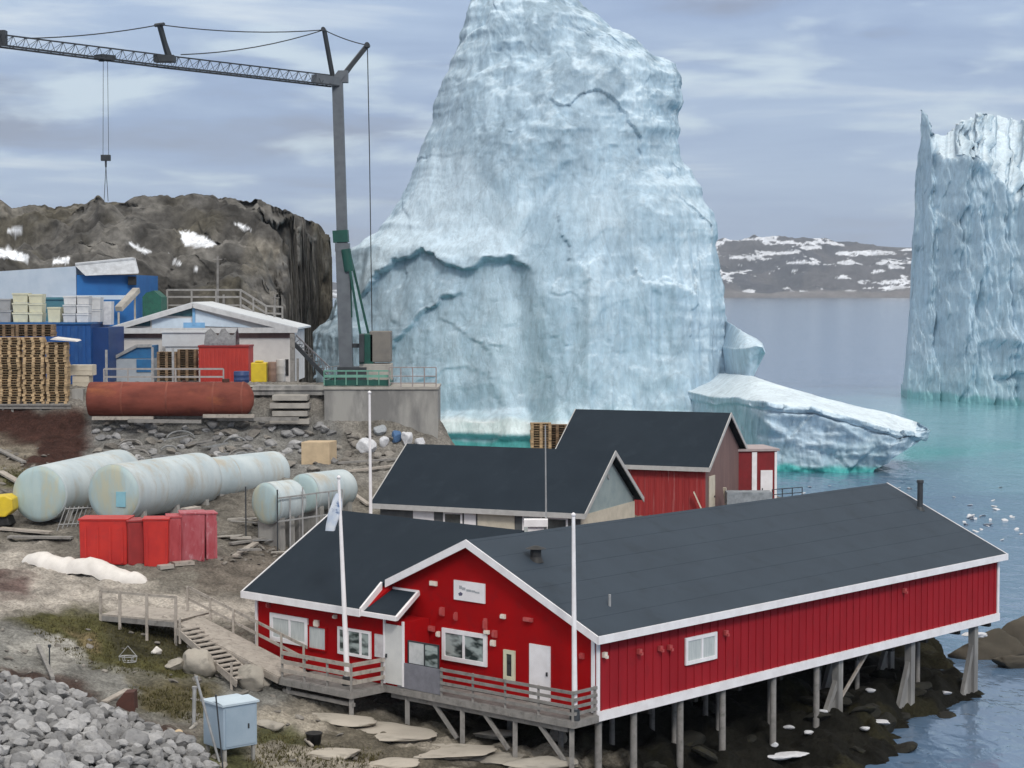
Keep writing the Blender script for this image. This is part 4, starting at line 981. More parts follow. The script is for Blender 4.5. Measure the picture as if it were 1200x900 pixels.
for h in (.9,):
    g = MB(); g.beam(Vector((l0.x, l0.y, LZ + h)), Vector((l1.x, l1.y, LZ + h)), .04, .1); g.build('rail', WOOD, land)
stairs = thing('timber_stairs', RB_ + RW, 'open timber stairs descending beside the ramp to the boulders', 'stairs')
s_top = Vector(atz(230, 733, LZ - .25)); s_bot = Vector(atz(300, 794, 3.45))
run = s_bot - s_top; side = D1 * -.95
for e_ in (0, 1):
    g = MB(); g.beam(s_top + side * e_ - UP * .1, s_bot + side * e_ - UP * .1, .06, .26); g.build('stringer', WOOD, stairs)
g = MB()
for i in range(13):
    p = s_top + run * ((i + .5) / 13); rd = Vector((run.x, run.y, 0)).normalized()
    g.para(p - rd * .13, rd * .27, side, UP * .05)
g.build('treads', WOOD, stairs)
for f in (.05, .92):
    p = s_top + side + run * f; g = MB(); g.beam(p - UP * .5, p + UP * .55, .09); g.build('post', WOOD, stairs)

# ------------------------------------------------------------------ flagpoles
def flagpole(p, top, r0, r1, label, m=WHITE, knob=True):
    t = thing('flagpole', p, label, 'flagpole')
    g = MB(); g.tube(Vector(p), Vector(top), r0, r1, 14); g.build('pole', m, t)
    g = MB(); g.tube(Vector(p) - UP * .02, Vector(p) + UP * .35, r0 * 1.9, r0 * 1.7, 12); g.build('foot', STEELD, t)
    if knob:
        g = MB(); tp = Vector(top); g.lathe(tp, tp + UP * .2, [(0, .02), (.03, .06), (.08, .085), (.13, .06), (.16, .01)], 12); g.build('finial', m, t)
    return t
p = B(9.95, -2.35, 0); pz = FLOOR - .035
flagpole((p.x, p.y, pz), at(397, 562, p.y + .3), .11, .055, 'white leaning flagpole carrying a furled flag before the red wing')
fp = at(396, 585, p.y + .25)
fl = MB(); rows = []
for i in range(26):
    f = i / 25; c = at(396 - 5.5 * f, 578 + 44 * f, p.y + .25); row = []
    wdt = .05 + .24 * math.sin(min(1, f * 1.35) * math.pi * .55) * (1 - .55 * f)
    for j in range(22):
        a = 2 * math.pi * j / 22; rr = wdt * (1 + .30 * math.sin(3 * a + 5 * f) + .15 * math.sin(5 * a))
        row.append(c + Vector((rr * math.cos(a) - .09 * f, rr * .5 * math.sin(a), 0)))
    rows.append(row)
fl.grid(rows, True, True); solo('flag', fl, CLOTH, 'pale furled flag with dark blue patches hanging limp from the leaning pole', 'flag')
p = B(-.04, -1.12, 0); pz = FLOOR - .035
flagpole((p.x, p.y, pz), at(672, 606, p.y + .1), .10, .06, 'tall bare white flagpole beside the white door at the hall corner')
p = at(435, 610, 88.2); p = Vector((p.x, 88.2, gz(p.x, 88.2)))
flagpole(p, at(433, 462, 88.2), .095, .05, 'white flagpole standing at the end of the grey house')
p = at(641, 610, 86.5); p = Vector((p.x, 86.5, gz(p.x, 86.5)))
flagpole(p, at(639, 498, 86.5), .05, .03, 'thin grey mast rising before the dark roof of the grey house', GALV, False)

# ------------------------------------------------------------------ houses behind
def gable_house(name, corner, az_side, L, W, zb, ze, zr, label, front_m, gable_m, roof_m, trim_m, cat='house', oh=.35, fascia=.24):
    """corner: near right eave corner; front runs left, gable runs back to the right"""
    f = Vector((-math.cos(az_side), math.sin(az_side), 0)); s = Vector((math.sin(az_side), math.cos(az_side), 0))
    c = Vector((corner.x, corner.y, 0)); t = thing(name, (c.x, c.y, zb), label, cat)
    P = lambda a, b, z: c + f * a + s * b + UP * z
    g = MB(); g.para(P(.0, 0, zb), f * L, s * .16, UP * (ze - zb)); g.para(P(0, W - .16, zb), f * L, s * .16, UP * (ze - zb))
    g.build('wall', front_m, t)
    for a in (0, L - .16):
        g = MB(); g.prism([P(a + .01, .165, zb), P(a + .01, W - .165, zb), P(a + .01, W - .165, ze), P(a + .01, W / 2, zr - .12), P(a + .01, .165, ze)], f * .14)
        g.build('gable_wall', gable_m, t)
    k = (zr - ze) / (W / 2)
    g = MB()
    g.prism([P(-oh, -oh, ze - oh * k), P(L + oh, -oh, ze - oh * k), P(L + oh, W / 2, zr), P(-oh, W / 2, zr)], UP * .12)
    g.prism([P(-oh, W / 2, zr), P(L + oh, W / 2, zr), P(L + oh, W + oh, ze - oh * k), P(-oh, W + oh, ze - oh * k)], UP * .12)
    ro = g.build('roof', roof_m, t)
    g = MB(); z0 = ze - oh * k
    g.para(P(-oh - .03, -oh - .05, z0 - fascia * .5), f * (L + 2 * oh + .06), s * .05, UP * fascia)
    for a in (-oh - .05, L + oh):
        g.prism([P(a, -oh, z0 - .1), P(a, W / 2, zr - .1), P(a, W / 2, zr + .14), P(a, -oh, z0 + .14)], f * .05)
        g.prism([P(a, W / 2, zr - .1), P(a, W + oh, z0 - .1), P(a, W + oh, z0 + .14), P(a, W / 2, zr + .14)], f * .05)
    g.build('trim', trim_m, t)
    return t, P
GTRIM = mat('pale grey trim', (.48, .47, .46), (.40, .39, .38), 3, .6)
h2, P2 = gable_house('grey_house', at(680, 607, 90), math.radians(24), 10.4, 7.1, 4.4, 7.95, 10.32, 'grey house with black felt roof between the red hall and the crane wall', mat('grey house wall', (.12, .125, .13), (.09, .095, .10), 2, .8), GREYW, FELTD, GTRIM)
for a0, a1, z0, z1, m in ((.6, 1.7, 6.2, 7.58, DGLASS), (1.9, 2.9, 6.5, 7.62, CURT), (6.0, 7.0, 6.2, 7.58, DGLASS)):
    g = MB(); g.para(P2(a0, -.05, z0), P2(1, 0, 0) * (a1 - a0) - P2(0, 0, 0) * (a1 - a0), Vector(P2(0, .045, 0) - P2(0, 0, 0)), UP * (z1 - z0)); wo = g.build('window', WHITE, h2)
    g = MB(); g.para(P2(a0 + .1, -.06, z0 + .1), (P2(1, 0, 0) - P2(0, 0, 0)) * (a1 - a0 - .2), P2(0, .01, 0) - P2(0, 0, 0), UP * (z1 - z0 - .2)); g.build('pane', m, wo)
fdir, sdir = P2(1, 0, 0) - P2(0, 0, 0), P2(0, 1, 0) - P2(0, 0, 0)
for a0, a1, z0, z1, m in ((3.3, 5.2, 6.0, 7.7, CARD), (7.5, 8.6, 6.6, 7.68, WHITE), (5.3, 5.9, 6.2, 7.66, WHITE)):
    g = MB(); g.para(P2(a0, -.045, z0), fdir * (a1 - a0), sdir * .04, UP * (z1 - z0)); g.build('wall_panel', m, h2)
g = MB(); g.para(P2(-.035, .02, 4.4), fdir * .03, sdir * 7.06, UP * 3.3); g.build('gable_base', CARD, h2)
g = MB(); g.tube(P2(-.05, 3.55, 9.2), P2(.0, 3.55, 9.2), .12, n=12); g.build('gable_vent', GALV, h2)
h3, P3_ = gable_house('red_shed', at(826, 550, 108), math.radians(22), 8.7, 8.0, 4.6, 8.45, 11.0, 'weathered red shed with bare brown gable and black roof in front of the iceberg', REDW, BROWNW, FELTD, GTRIM, 'shed')
fdir, sdir = P3_(1, 0, 0) - P3_(0, 0, 0), P3_(0, 1, 0) - P3_(0, 0, 0)
g = MB(); g.para(P3_(-.06, .75, 5.6), fdir * .05, sdir * 1.1, UP * 2.15); dr = g.build('door', CARD, h3)
g = MB(); g.para(P3_(-.10, 1.65, 6.5), fdir * .035, sdir * .12, UP * .1); g.build('handle', STEELD, dr)
g = MB()
for b_ in np.arange(.2, 8.6, .33): g.para(P3_(b_, -.04, 4.7), fdir * .06, sdir * .035, UP * 3.45)
g.build('batten', REDW, h3)
for b_, w_ in ((1.0, .3),): 
    g = MB(); g.beam(P3_(-.3, -.3, 5.2), P3_(.5, -.45, 7.0), .22, .05); g.build('leaning_board', CARD, h3); g = MB(); g.beam(P3_(-.5, 3.0, 5.2), P3_(-.45, 2.4, 7.0), .2, .05); g.build('leaning_board', CARD, h3)
# red annex
xa = at(873, 580, 114.5); an = thing('red_annex', (xa.x, xa.y, 5.0), 'small flat red annex with white door behind the brown gable', 'shed')
za_t = at(873, 529, 114.5).z
fa = Vector((math.cos(.30), math.sin(.30) * -1 + .45, 0)).normalized()
fa = Vector((.985, .17, 0)); sa = Vector((-.17, .985, 0))
A = lambda a, b, z: Vector((xa.x - .4, xa.y, z)) + fa * a + sa * b
g = MB(); g.para(A(0, 0, 5.0), fa * 2.35, sa * 3, UP * (za_t - 5.0)); g.build('wall', REDW if False else mat('dark red boards', (.22, .014, .018), (.17, .012, .015), 2, .7), an)
g = MB(); g.para(A(-.12, -.12, za_t), fa * 2.6, sa * 3.24, UP * .14); g.build('roof', mat('pinkish roof edge', (.40, .33, .33), (.34, .28, .28), 3, .7), an)
g = MB(); g.para(A(.82, -.05, 5.0), fa * .3, sa * .045, UP * (za_t - 5.05)); g.para(A(2.2, -.05, 5.0), fa * .14, sa * .045, UP * (za_t - 5.05)); g.build('trim', WHITE, an)
g = MB(); g.para(A(1.35, -.06, 5.5), fa * .72, sa * .05, UP * 2.05); dr = g.build('door', WHITE, an)
g = MB(); g.para(A(1.42, -.09, 6.4), fa * .06, sa * .03, UP * .1); g.build('handle', STEELD, dr)
#@@OBJ2

# ------------------------------------------------------------------ quay wall and crane
q0, q1 = at(380, 456, 115), at(513, 456, 115)
qw = thing('quay_wall', (q0.x, 115, 9), 'stained grey concrete quay wall carrying the crane', 'wall')
qz = 12.28
g = MB(); g.para((q0.x, 115, 8.6), (q1.x - q0.x, 0, 0), (0, 4.4, 0), (0, 0, qz - 8.6))
g.build('wall', CONC, qw)
g = MB(); g.para((q0.x - .05, 114.9, qz + .003), (q1.x - q0.x + .1, 0, 0), (0, 4.5, 0), (0, 0, .14)); g.build('coping', CONCP, qw)
def fence(name, a, b, h, nposts, rails, m, label, r=.035, cat='railing', w=None):
    t = thing(name, a, label, cat); a, b = Vector(a), Vector(b)
    for i in range(nposts):
        p = a.lerp(b, i / (nposts - 1)); g = MB()
        (g.beam(p, p + UP * h, w) if w else g.tube(p, p + UP * h, r, n=6)); g.build('post', m, t)
    for f in rails:
        g = MB(); (g.beam(a + UP * h * f, b + UP * h * f, w * .6, w * 1.3) if w else g.tube(a + UP * h * f, b + UP * h * f, r * .85, n=6)); g.build('rail', m, t)
    return t
fence('steel_railing', (at(456, 450, 115.1).x, 115.15, qz + .14), (q1.x - .1, 115.15, qz + .14), 1.15, 5, (1, .55, .2), mat('worn railing', (.34, .29, .29), (.26, .23, .23), 4, .7), 'worn steel railing along the open end of the crane quay')
CB = at(404, 438, 118.2); cz = qz + .14
CB = Vector((CB.x, 117.6, cz))
crane = thing('tower_crane', CB, 'grey tower crane with long lattice jib and green winch gear', 'crane')
g = MB()
gx0, gx1 = at(380, 450, 115.6).x, at(457, 450, 115.6).x
for yy in (115.7, 119.0): g.beam((gx0, yy, cz + .22), (gx1, yy, cz + .22), .26, .34)
for xx in np.linspace(gx0 + .1, gx1 - .1, 5): g.beam((xx, 115.7, cz + .25), (xx, 119.0, cz + .25), .2, .26)
g.build('base_frame', GREEN, crane)
g = MB()
for xx in np.linspace(gx0, gx1, 7): g.beam((xx, 115.5, cz + .1), (xx, 115.5, cz + .95), .06)
g.beam((gx0, 115.5, cz + .62), (gx1, 115.5, cz + .62), .05, .16); g.beam((gx0, 115.5, cz + .93), (gx1, 115.5, cz + .93), .05, .08)
g.build('base_railing', GREENL, crane)
g = MB(); g.box((CB.x + .55, CB.y, cz + .72), (1.75, 1.8, .75)); g.tube((CB.x + .5, CB.y, cz + .3), (CB.x + .5, CB.y, cz + .5), .8, n=24); g.build('slewing_base', STEELD, crane)
def C_(u, v, dy=0.0): return at(u, v, CB.y + dy)
mt0, mt1 = C_(406, 430), C_(395.5, 97)
g = MB(); mid = C_(401.5, 290)
g.beam(mt0, mid, .80, .80); g.beam(mid, mt1, .62, .62)
g.box(mid, (.84, .84, .5)); g.build('mast', STEEL, crane)
g = MB(); g.beam(C_(400, 284, .0), C_(399, 270), .9, .9)
g.beam(C_(408, 300, -.1), C_(410, 372, -.1), .30); g.tube(C_(405, 292, -.3), C_(409, 318, -.3), .3, n=10); g.build('erection_head', GREEN, crane)
for du, dv in ((0, 0), (10, -4)):
    g = MB(); g.beam(C_(408 + du * .25, 303 + dv, -.5 + du * .1), C_(423 + du, 396, -.5 + du * .1), .14); g.build('strut', GREEN, crane)
g = MB(); g.beam(C_(409, 405), C_(424, 405), .3, .25); g.build('tie_arm', STEELD, crane)
g = MB(); wc = C_(430, 409, -.1); g.box(wc, (.85, 1.3, 1.85)); g.build('winch_cabinet', GREEN, crane, .05)
g = MB(); g.box(C_(424, 408, -.9), (.3, .5, 1.7)); g.build('winch_cover', STEELD, crane, .04)
BALL = mat('ballast concrete', (.20, .185, .165), (.16, .15, .14), 1.5, .85, .2, 14)
g = MB(); bc = C_(446.5, 406, .1); g.box(bc, (1.25, 1.7, 1.85)); g.build('ballast_block', BALL, crane, .05)
g = MB(); bc = C_(441, 436, .1); g.box(bc, (1.9, 1.9, 1.05)); g.build('ballast_block', CONCP, crane, .05)
# jib, swinging towards the viewer on the left
j0 = C_(393, 94); j1 = at(-46, 39.5, 97.8); jm = at(197, 71, 107.4)
g = MB(); NS = 34
jpts = []
for i in range(NS + 1):
    f = i / NS
    p = j0.lerp(jm, f * 2) if f < .5 else jm.lerp(j1, f * 2 - 1)
    jpts.append(p)
jd = (j1 - j0); jd.z = 0; jd.normalize(); js = Vector((-jd.y, jd.x, 0))
def jh(f): return .62 if f < .56 else .62 - .12 * (f - .56)
tops, lls, rrs = [], [], []
for i, p in enumerate(jpts):
    tops.append(p + UP * (jh(i / NS) - .36)); lls.append(p + js * .36 - UP * .36); rrs.append(p - js * .36 - UP * .36)
for i in range(NS):
    g.beam(lls[i], lls[i + 1], .085); g.beam(rrs[i], rrs[i + 1], .085); g.beam(tops[i], tops[i + 1], .07)
    m1, m2 = (lls[i] + lls[i + 1]) / 2, (rrs[i] + rrs[i + 1]) / 2
    for a, b in ((lls[i], tops[i]), (tops[i], lls[i + 1]), (rrs[i], tops[i]), (tops[i], rrs[i + 1]), (lls[i], rrs[i])): g.beam(a, b, .022)
g.build('jib', STEELD, crane)
g = MB(); g.beam(C_(368, 92, -1.2), C_(398, 96), .55, .5); g.beam(C_(390, 100), C_(401, 86), .7, .5); g.box(C_(403, 90), (.5, .6, .7)); g.build('slewing_head', STEEL, crane)
def J(u, v):                        # depth along the jib at pixel column u
    f = np.interp(u, [-46, 197, 393], [97.8, 107.4, CB.y]); return at(u, v, f)
ap = J(379.5, 35); ap2 = J(430.5, 53); md = J(187, 29)
ap2 = C_(430.5, 53, .8)
g = MB(); g.beam(C_(390, 90, .3), ap + Vector((0, .3, 0)), .20); g.beam(C_(389, 90, -.3), ap - Vector((0, .3, 0)), .14); g.tube(ap - Vector((0, .45, 0)), ap + Vector((0, .45, 0)), .13); g.build('head_strut', STEELD, crane)
g = MB(); g.beam(C_(396, 96), ap2, .26); g.beam(C_(402, 92, .4), ap2, .16); g.tube(ap2 - Vector((0, .3, 0)), ap2 + Vector((0, .3, 0)), .16); g.build('rear_strut', STEELD, crane)
g = MB(); g.beam(J(199, 73), md, .22); g.beam(J(203, 73), md, .10); g.tube(md - js * .35, md + js * .35, .1); g.box(J(193, 69), (1.1, .8, .35)); g.build('jib_strut', STEELD, crane)
g = MB()
wr = .032
def sag(a, b, k=0.0, n=8):
    pts = [a.lerp(b, i / n) - UP * (k * 4 * (i / n) * (1 - i / n)) for i in range(n + 1)]; g.path(pts, wr, 5)
sag(ap, md, .25); sag(md, J(30, 45), .15); sag(ap, J(212, 64), .3); sag(ap, ap2, .1)
sag(ap2, C_(433, 180, 1.0)); sag(C_(433, 180, 1.0), C_(436, 390, 1.2)); g.build('stay_cable', STEELD, crane)
g = MB(); g.box(J(123, 67.5), (.9, .7, .26), math.atan2(jd.y, jd.x)); g.tube(J(119, 69), J(119, 72), .16, n=10); g.tube(J(127, 69), J(127, 72), .16, n=10); g.build('trolley', STEELD, crane)
hk = J(124, 185)
g = MB(); wr = .014; sag(J(121, 70), hk - Vector((.15, 0, 0))); sag(J(126, 70), hk + Vector((.15, 0, 0))); g.build('hoist_rope', STEELD, crane)
g = MB(); g.box(hk, (.5, .24, .32)); g.tube(hk - UP * .15, hk - UP * .5, .06, .05); hb = g.build('hook_block', STEELD, crane, .04)
g = MB(); wr = .018
for dx in (-.12, .10): sag(hk - UP * .45, hk + Vector((dx, 0, -2.3)))
g.build('chain', STEELD, hb)
g = MB(); g.box(jpts[-2] + UP * .2, (.4, .5, .7)); g.build('jib_fitting', STEELD, crane); g = MB(); g.box(J(4, 44), (.3, .5, .7)); g.build('jib_fitting', STEELD, crane)

# ------------------------------------------------------------------ yard behind
TZY = 12.25
def bx(u0, u1, v0, v1, Y, depth):     # corner and edges of a box whose front face fills a pixel rectangle at depth Y
    a = at(u0, v1, Y); b = at(u1, v0, Y)
    return Vector((a.x, Y, a.z)), Vector((b.x - a.x, 0, 0)), Vector((0, depth, 0)), Vector((0, 0, b.z - a.z))
# white gabled work house
wh = thing('white_workshop', at(238, 445, 132), 'low white workshop with blue glazed gable behind the railings', 'building')
g = MB(); e0, e1, apx = at(131, 388, 132), at(342, 388, 132), at(226, 359, 132)
g.prism([Vector((e0.x, 132, 11.9)), Vector((e1.x, 132, 11.9)), Vector((e1.x, 132, e1.z)), Vector((apx.x, 132, apx.z - .1)), Vector((e0.x, 132, e0.z))], (0, 8, 0))
g.build('wall', mat('off white wall', (.70, .67, .64), (.60, .57, .55), 1, .7), wh)
g = MB(); f0, f1, fa_ = at(124, 386.5, 131.6), at(349, 386, 131.6), at(226, 356, 131.6)
g.prism([f0, fa_, fa_ + UP * .12, f0 + UP * .12], (0, 8.6, 0)); g.prism([fa_, f1, f1 + UP * .12, fa_ + UP * .12], (0, 8.6, 0))
g.build('roof', mat('pale sheet roof', (.62, .64, .66), (.55, .57, .59), 1, .6), wh)
g = MB(); g.beam(f0 - UP * .1 - Vector((0, .05, 0)), fa_ - UP * .1 - Vector((0, .05, 0)), .08, .32); g.beam(fa_ - UP * .1 - Vector((0, .05, 0)), f1 - UP * .1 - Vector((0, .05, 0)), .08, .32)
g.para(at(126, 391, 131.5), at(347, 390, 131.5) - at(126, 391, 131.5), (0, .1, 0), (0, 0, .36)); g.build('trim', mat('grey white trim', (.60, .60, .60), (.5, .5, .5), 3, .6), wh)
g = MB(); g.prism([at(195, 370, 131.9), at(225, 370.5, 131.9), at(225, 361, 131.9)], (0, .09, 0)); g.build('gable_window', mat('dark green glass', (.02, .07, .08), (.03, .10, .12), 2, .15), wh); g = MB(); g.prism([at(156, 382, 131.9), at(176, 382, 131.9), at(176, 375, 131.9)], (0, .09, 0)); g.build('gable_window', mat('dark green glass', (.02, .07, .08), (.03, .10, .12), 2, .15), wh)
g = MB(); g.para(*bx(225.5, 228.5, 361, 381, 131.85, .1)); g.para(*bx(215, 240, 378, 386, 131.88, .1)); g.build('gable_panel', mat('light blue panel', (.22, .45, .72), (.18, .38, .62), 2, .5), wh)
g = MB(); g.prism([at(229, 382, 131.9), at(296, 384, 131.9), at(229, 363, 131.9)], (0, .08, 0)); g.para(*bx(178, 224, 373, 385, 131.92, .07)); g.build('gable_sheet', mat('pale gable sheet', (.62, .72, .82), (.55, .64, .73), 2, .5), wh)
g = MB(); g.para(*bx(332, 338, 421, 440, 131.92, .07)); g.build('doorway', BLACK, wh)
g = MB(); g.para(*bx(131, 345, 388.5, 396, 131.94, .05)); g.build('eave_shade_strip', BROWNW, wh)  # dark strip coloured as the shade below the eave
# blue lean-to in front of it
lt = thing('blue_kiosk', at(155, 445, 127), 'small kiosk with steep blue roof and pale cabinets against the white workshop', 'kiosk')
g = MB(); g.prism([at(133, 420, 127), at(178, 420, 127), at(178, 405, 127), at(160, 406, 127)], (0, 2.4, 0)); g.build('roof', mat('kiosk blue', (.03, .16, .36), (.025, .12, .28), 2, .5), lt)
g = MB(); g.beam(at(132, 420, 126.9), at(160, 405.5, 126.9), .12, .2); g.beam(at(160, 405.5, 126.9), at(178, 405, 126.9), .12, .2); g.build('trim', GALV, lt)
g = MB(); o, a, b, c = bx(131, 178, 420, 446, 127, 2.3); o.z = TZY - .1; c.z = at(131, 420.4, 127).z - o.z; g.para(o, a, b, c); g.build('wall', mat('kiosk pale wall', (.42, .46, .50), (.36, .40, .44), 2, .6), lt)
g = MB(); g.para(*bx(160, 177, 421, 436, 126.95, .04)); g.build('hatch', mat('kiosk blue', (.03, .16, .36)), lt)
# blue warehouse up the slope
bw = thing('blue_warehouse', at(120, 350, 146), 'blue warehouse with pale long side and white roof edge below the hill', 'building')
gb = 13.0
c0 = at(90, 350, 146); c1 = at(160, 350, 148); cL = at(-60, 350, 152)
ztop = at(90, 322, 146).z; zt2 = at(90, 312, 146).z
g = MB(); g.prism([Vector((c0.x, 146, gb)), Vector((c1.x, 148, gb)), Vector((c1.x, 148, ztop)), Vector((c0.x, 146, ztop))], (0, 9, 0)); g.build('blue_wall', BLUEM, bw)
g = MB(); g.prism([Vector((c0.x - .02, 145.9, gb)), Vector((cL.x, 152, gb)), Vector((cL.x, 152, at(-60, 322, 152).z)), Vector((c0.x - .02, 145.9, zt2))], (-.5, 6, 0)); g.build('pale_wall', PALEB, bw)
g = MB(); g.prism([at(88, 311.5, 145.8), at(158, 304.5, 148), at(162, 320.5, 147.0), at(100, 323, 145.6)], (0, .3, .12))
g.prism([at(88, 311, 145.8), at(158, 304, 148), at(158, 304, 148) + Vector((-2, 9, .2)), at(88, 311, 145.8) + Vector((-2, 9, .2))], UP * .12); g.build('roof', mat('grey white roof', (.50, .52, .55), (.36, .37, .39), 2, .7), bw)
g = MB(); g.para(*bx(150, 159, 324, 334, 147.4, .3)); g.build('opening', BLACK, bw)
g = MB(); g.para(*bx(60, 152, 346, 351, 145.5, .3)); g.build('plinth', PALEB, bw)
# blue flat roofed store, fish tubs and pallets
bs = thing('blue_store', at(60, 440, 124), 'dark blue flat roofed container store behind the pallet stacks', 'store')
o, a, b, c = bx(-60, 106, 380, 452, 124, 6); o.z = TZY - .2; c.z = at(0, 380, 124).z - o.z; g = MB(); g.para(o, a, b, c); g.build('wall', BLUE, bs)
zr_ = o.z + c.z
g = MB(); g.para(Vector((o.x - .1, 123.9, zr_)), a + Vector((.2, 0, 0)), b, (0, 0, .12)); g.build('roof', mat('blue roof edge', (.03, .13, .33), (.025, .10, .26), 1, .5), bs)
g = MB(); o2, a2, b2, c2 = bx(106.3, 127, 384, 452, 124.6, 5); o2.z = TZY - .2; c2.z = at(0, 384, 124.6).z - o2.z; g.para(o2, a2, b2, c2); g.build('side_wall', mat('deep blue paint', (.010, .05, .19), (.009, .042, .16), 1, .5), bs)
g = MB()
for uu in range(-56, 104, 9): g.para(*bx(uu, uu + 3, 382, 450, 123.94, .05))
g.build('ribs', BLUE, bs)
zr_ += .125
def tub_stack(u0, u1, v1, Y, n, m, label, zb=None, grp=None, name='tub_stack'):
    pass
def crate(u0, u1, z0, h, Y, m, label, dep=1.1, grp='white fish tubs on the blue store', rim=True, name='fish_tub', cat='tub'):
    x0, x1 = at(u0, 400, Y).x, at(u1, 400, Y).x; g = MB()
    ins = .05 * (x1 - x0)
    lo = [(x0 + ins, Y + ins), (x1 - ins, Y + ins), (x1 - ins, Y + dep - ins), (x0 + ins, Y + dep - ins)]
    hi = [(x0, Y), (x1, Y), (x1, Y + dep), (x0, Y + dep)]
    zt_ = z0 + h
    V = [Vector((*p, z0)) for p in lo] + [Vector((*p, zt_)) for p in hi]
    g.add(V, [(3, 2, 1, 0), (4, 5, 6, 7), (0, 1, 5, 4), (1, 2, 6, 5), (2, 3, 7, 6), (3, 0, 4, 7)])
    if rim:
        g.para(Vector((x0 - .03, Y - .03, zt_ - .10)), (x1 - x0 + .06, 0, 0), (0, .03, 0), (0, 0, .1))
        for f in (.15, .65): g.para(Vector((x0 + (x1 - x0) * f, Y + .0, z0 + .0)), ((x1 - x0) * .2, 0, 0), (0, ins, 0), (0, 0, .12))
    return solo(name, g, m, label, cat, grp)
for i, (u0, u1) in enumerate(((74, 89), (89.5, 104))):
    for k in range(3): crate(u0 + k * .4, u1 + k * .4, zr_ + k * .56, .54, 124.6, TUB, 'off white fish tub in the twin stacks on the blue store roof')
for k in range(2): crate(104.5, 118, zr_ + k * .8, .78, 125.6, TUB, 'white plastic wrapped bin at the end of the twin tub stacks' if k else 'white plastic bin under another at the roof edge', grp=None)
crate(56, 71, zr_, .95, 124.5, CREAM, 'single cream tub on the blue roof between the stacks', grp=None)
for k in range(3): crate(15, 33, zr_ + k * .62, .6, 124.8, CREAM, 'cream fish tub in the taller double stack on the blue roof', grp='cream tubs on the blue store')
for k in range(3): crate(34, 50, zr_ + k * .60, .58, 124.8, CREAM, 'cream fish tub in the taller double stack on the blue roof', grp='cream tubs on the blue store')
for k in range(2): crate(-6, 13, zr_ + k * .75, .73, 124.8, mat('grey tub', (.36, .36, .36), (.30, .30, .30), 2, .6), 'grey tub at the far end of the blue roof', grp='grey tubs on the blue store')
crate(120, 131, zr_ - .2, 1.5, 127, BAGM, 'tall white wrapped bundle behind the blue roof corner', .9, None, False, 'wrapped_bundle', 'bundle')
o, a, b, c = bx(50, 76, 351, 372, 131, 2.5); o.z = TZY; c.z = at(0, 351, 131).z - o.z; g = MB(); g.para(o, a, b, c); g.para(o + c - Vector((.1, .1, 0)), a + Vector((.2, 0, 0)), b, (0, 0, .15))
solo('teal_container', g, mat('teal paint', (.07, .20, .24), (.06, .16, .20), 2, .6), 'teal container behind the single cream tub', 'container')
o, a, b, c = bx(167, 189, 345, 364, 137, 2.2); o.z = TZY; c.z = at(0, 348, 137).z - o.z; g = MB(); g.para(o, a, b, c); g.prism([o + c, o + c + a, o + c + a * .6 + UP * .45, o + c + a * .2 + UP * .3], b)
solo('covered_load', g, mat('green tarpaulin', (.015, .10, .07), (.012, .07, .055), 3, .7, .4, 10), 'heap under dark green tarpaulin left of the hillside walkway', 'load')
ug = MB(); ug.beam(at(139, 362, 134), at(160, 340, 137), .5, .35); ug.beam(at(139, 366, 134), Vector((at(139, 366, 134).x, 134, 12)), .12); ug.beam(at(158, 344, 137), Vector((at(158, 344, 137).x, 137, 12)), .12)
solo('loading_chute', ug, CONCP, 'pale inclined chute between the blue warehouse and the workshop roof', 'chute')
# pallets
def pallet_geo(m_b):
    g = MB()
    for i in range(6): g.para((0, i * .14, .12), (1.22, 0, 0), (0, .1, 0), (0, 0, .022))
    for i in range(3):
        g.para((i * .53, -.012, .0), (.17, 0, 0), (0, .84, 0), (0, 0, .1155))
    g.para((.005, .40, .004), (1.21, 0, 0), (0, .06, 0), (0, 0, .11))
    return g
PAL = {}
def pallet(p, rz, m, label, group, upright=False):
    key = m.name
    if key not in PAL:
        mb = pallet_geo(m); me_o = mb.build('pallet', m); PAL[key] = me_o.data; bpy.data.objects.remove(me_o)
    o = bpy.data.objects.new('pallet', PAL[key]); COL.objects.link(o); o.location = p
    o.rotation_euler = (0, 0, rz) if not upright else (math.radians(90), 0, rz)
    return tag(o, label, 'pallet', group)
stage = thing('timber_stage', at(40, 474, 115.5), 'rough timber staging under the tall pallet stack at the edge of the bank', 'staging')
zs = at(0, 473, 115.3).z
g = MB(); xs0, xs1 = at(-40, 473, 115.3).x, at(84, 473, 115.3).x
for i in range(9): g.para((xs0, 115.0 + i * .2, zs - .1), (xs1 - xs0, 0, 0), (0, .18, 0), (0, 0, .08))
g.build('deck_boards', WOODG, stage)
for uu in (-20, 4, 15, 48, 62, 78):
    p = at(uu, 476, 115.25); zg = gz(p.x, 115.0) - .4; g = MB(); g.beam(Vector((p.x, 115.2, min(zg, zs - .8))), Vector((p.x, 115.2, zs - .1)), .13); g.build('leg', WOODG, stage)
g = MB(); g.beam((xs0, 115.15, zs - .2), (xs1, 115.15, zs - .2), .14, .2); g.build('edge_beam', WOODG, stage)
hh = .145
def pstack(u, nlev, Y, m, label, group, z0=zs):
    for k in range(nlev):
        x = at(u, 430, Y).x + random.uniform(-.05, .05)
        pallet((x, Y + random.uniform(-.04, .04), z0 - .015 + k * hh), random.uniform(-.03, .03), m, label, group)
pstack(-28, 26, 115.4, PINE, 'pale pallet in the tallest outer stack on the staging', 'pallets stacked on the staging')
pstack(-1, 27, 115.4, PINE, 'pale pallet in the tallest outer stack on the staging', 'pallets stacked on the staging')
pstack(26, 27, 115.4, PINE, 'pale pallet in the tallest outer stack on the staging', 'pallets stacked on the staging')
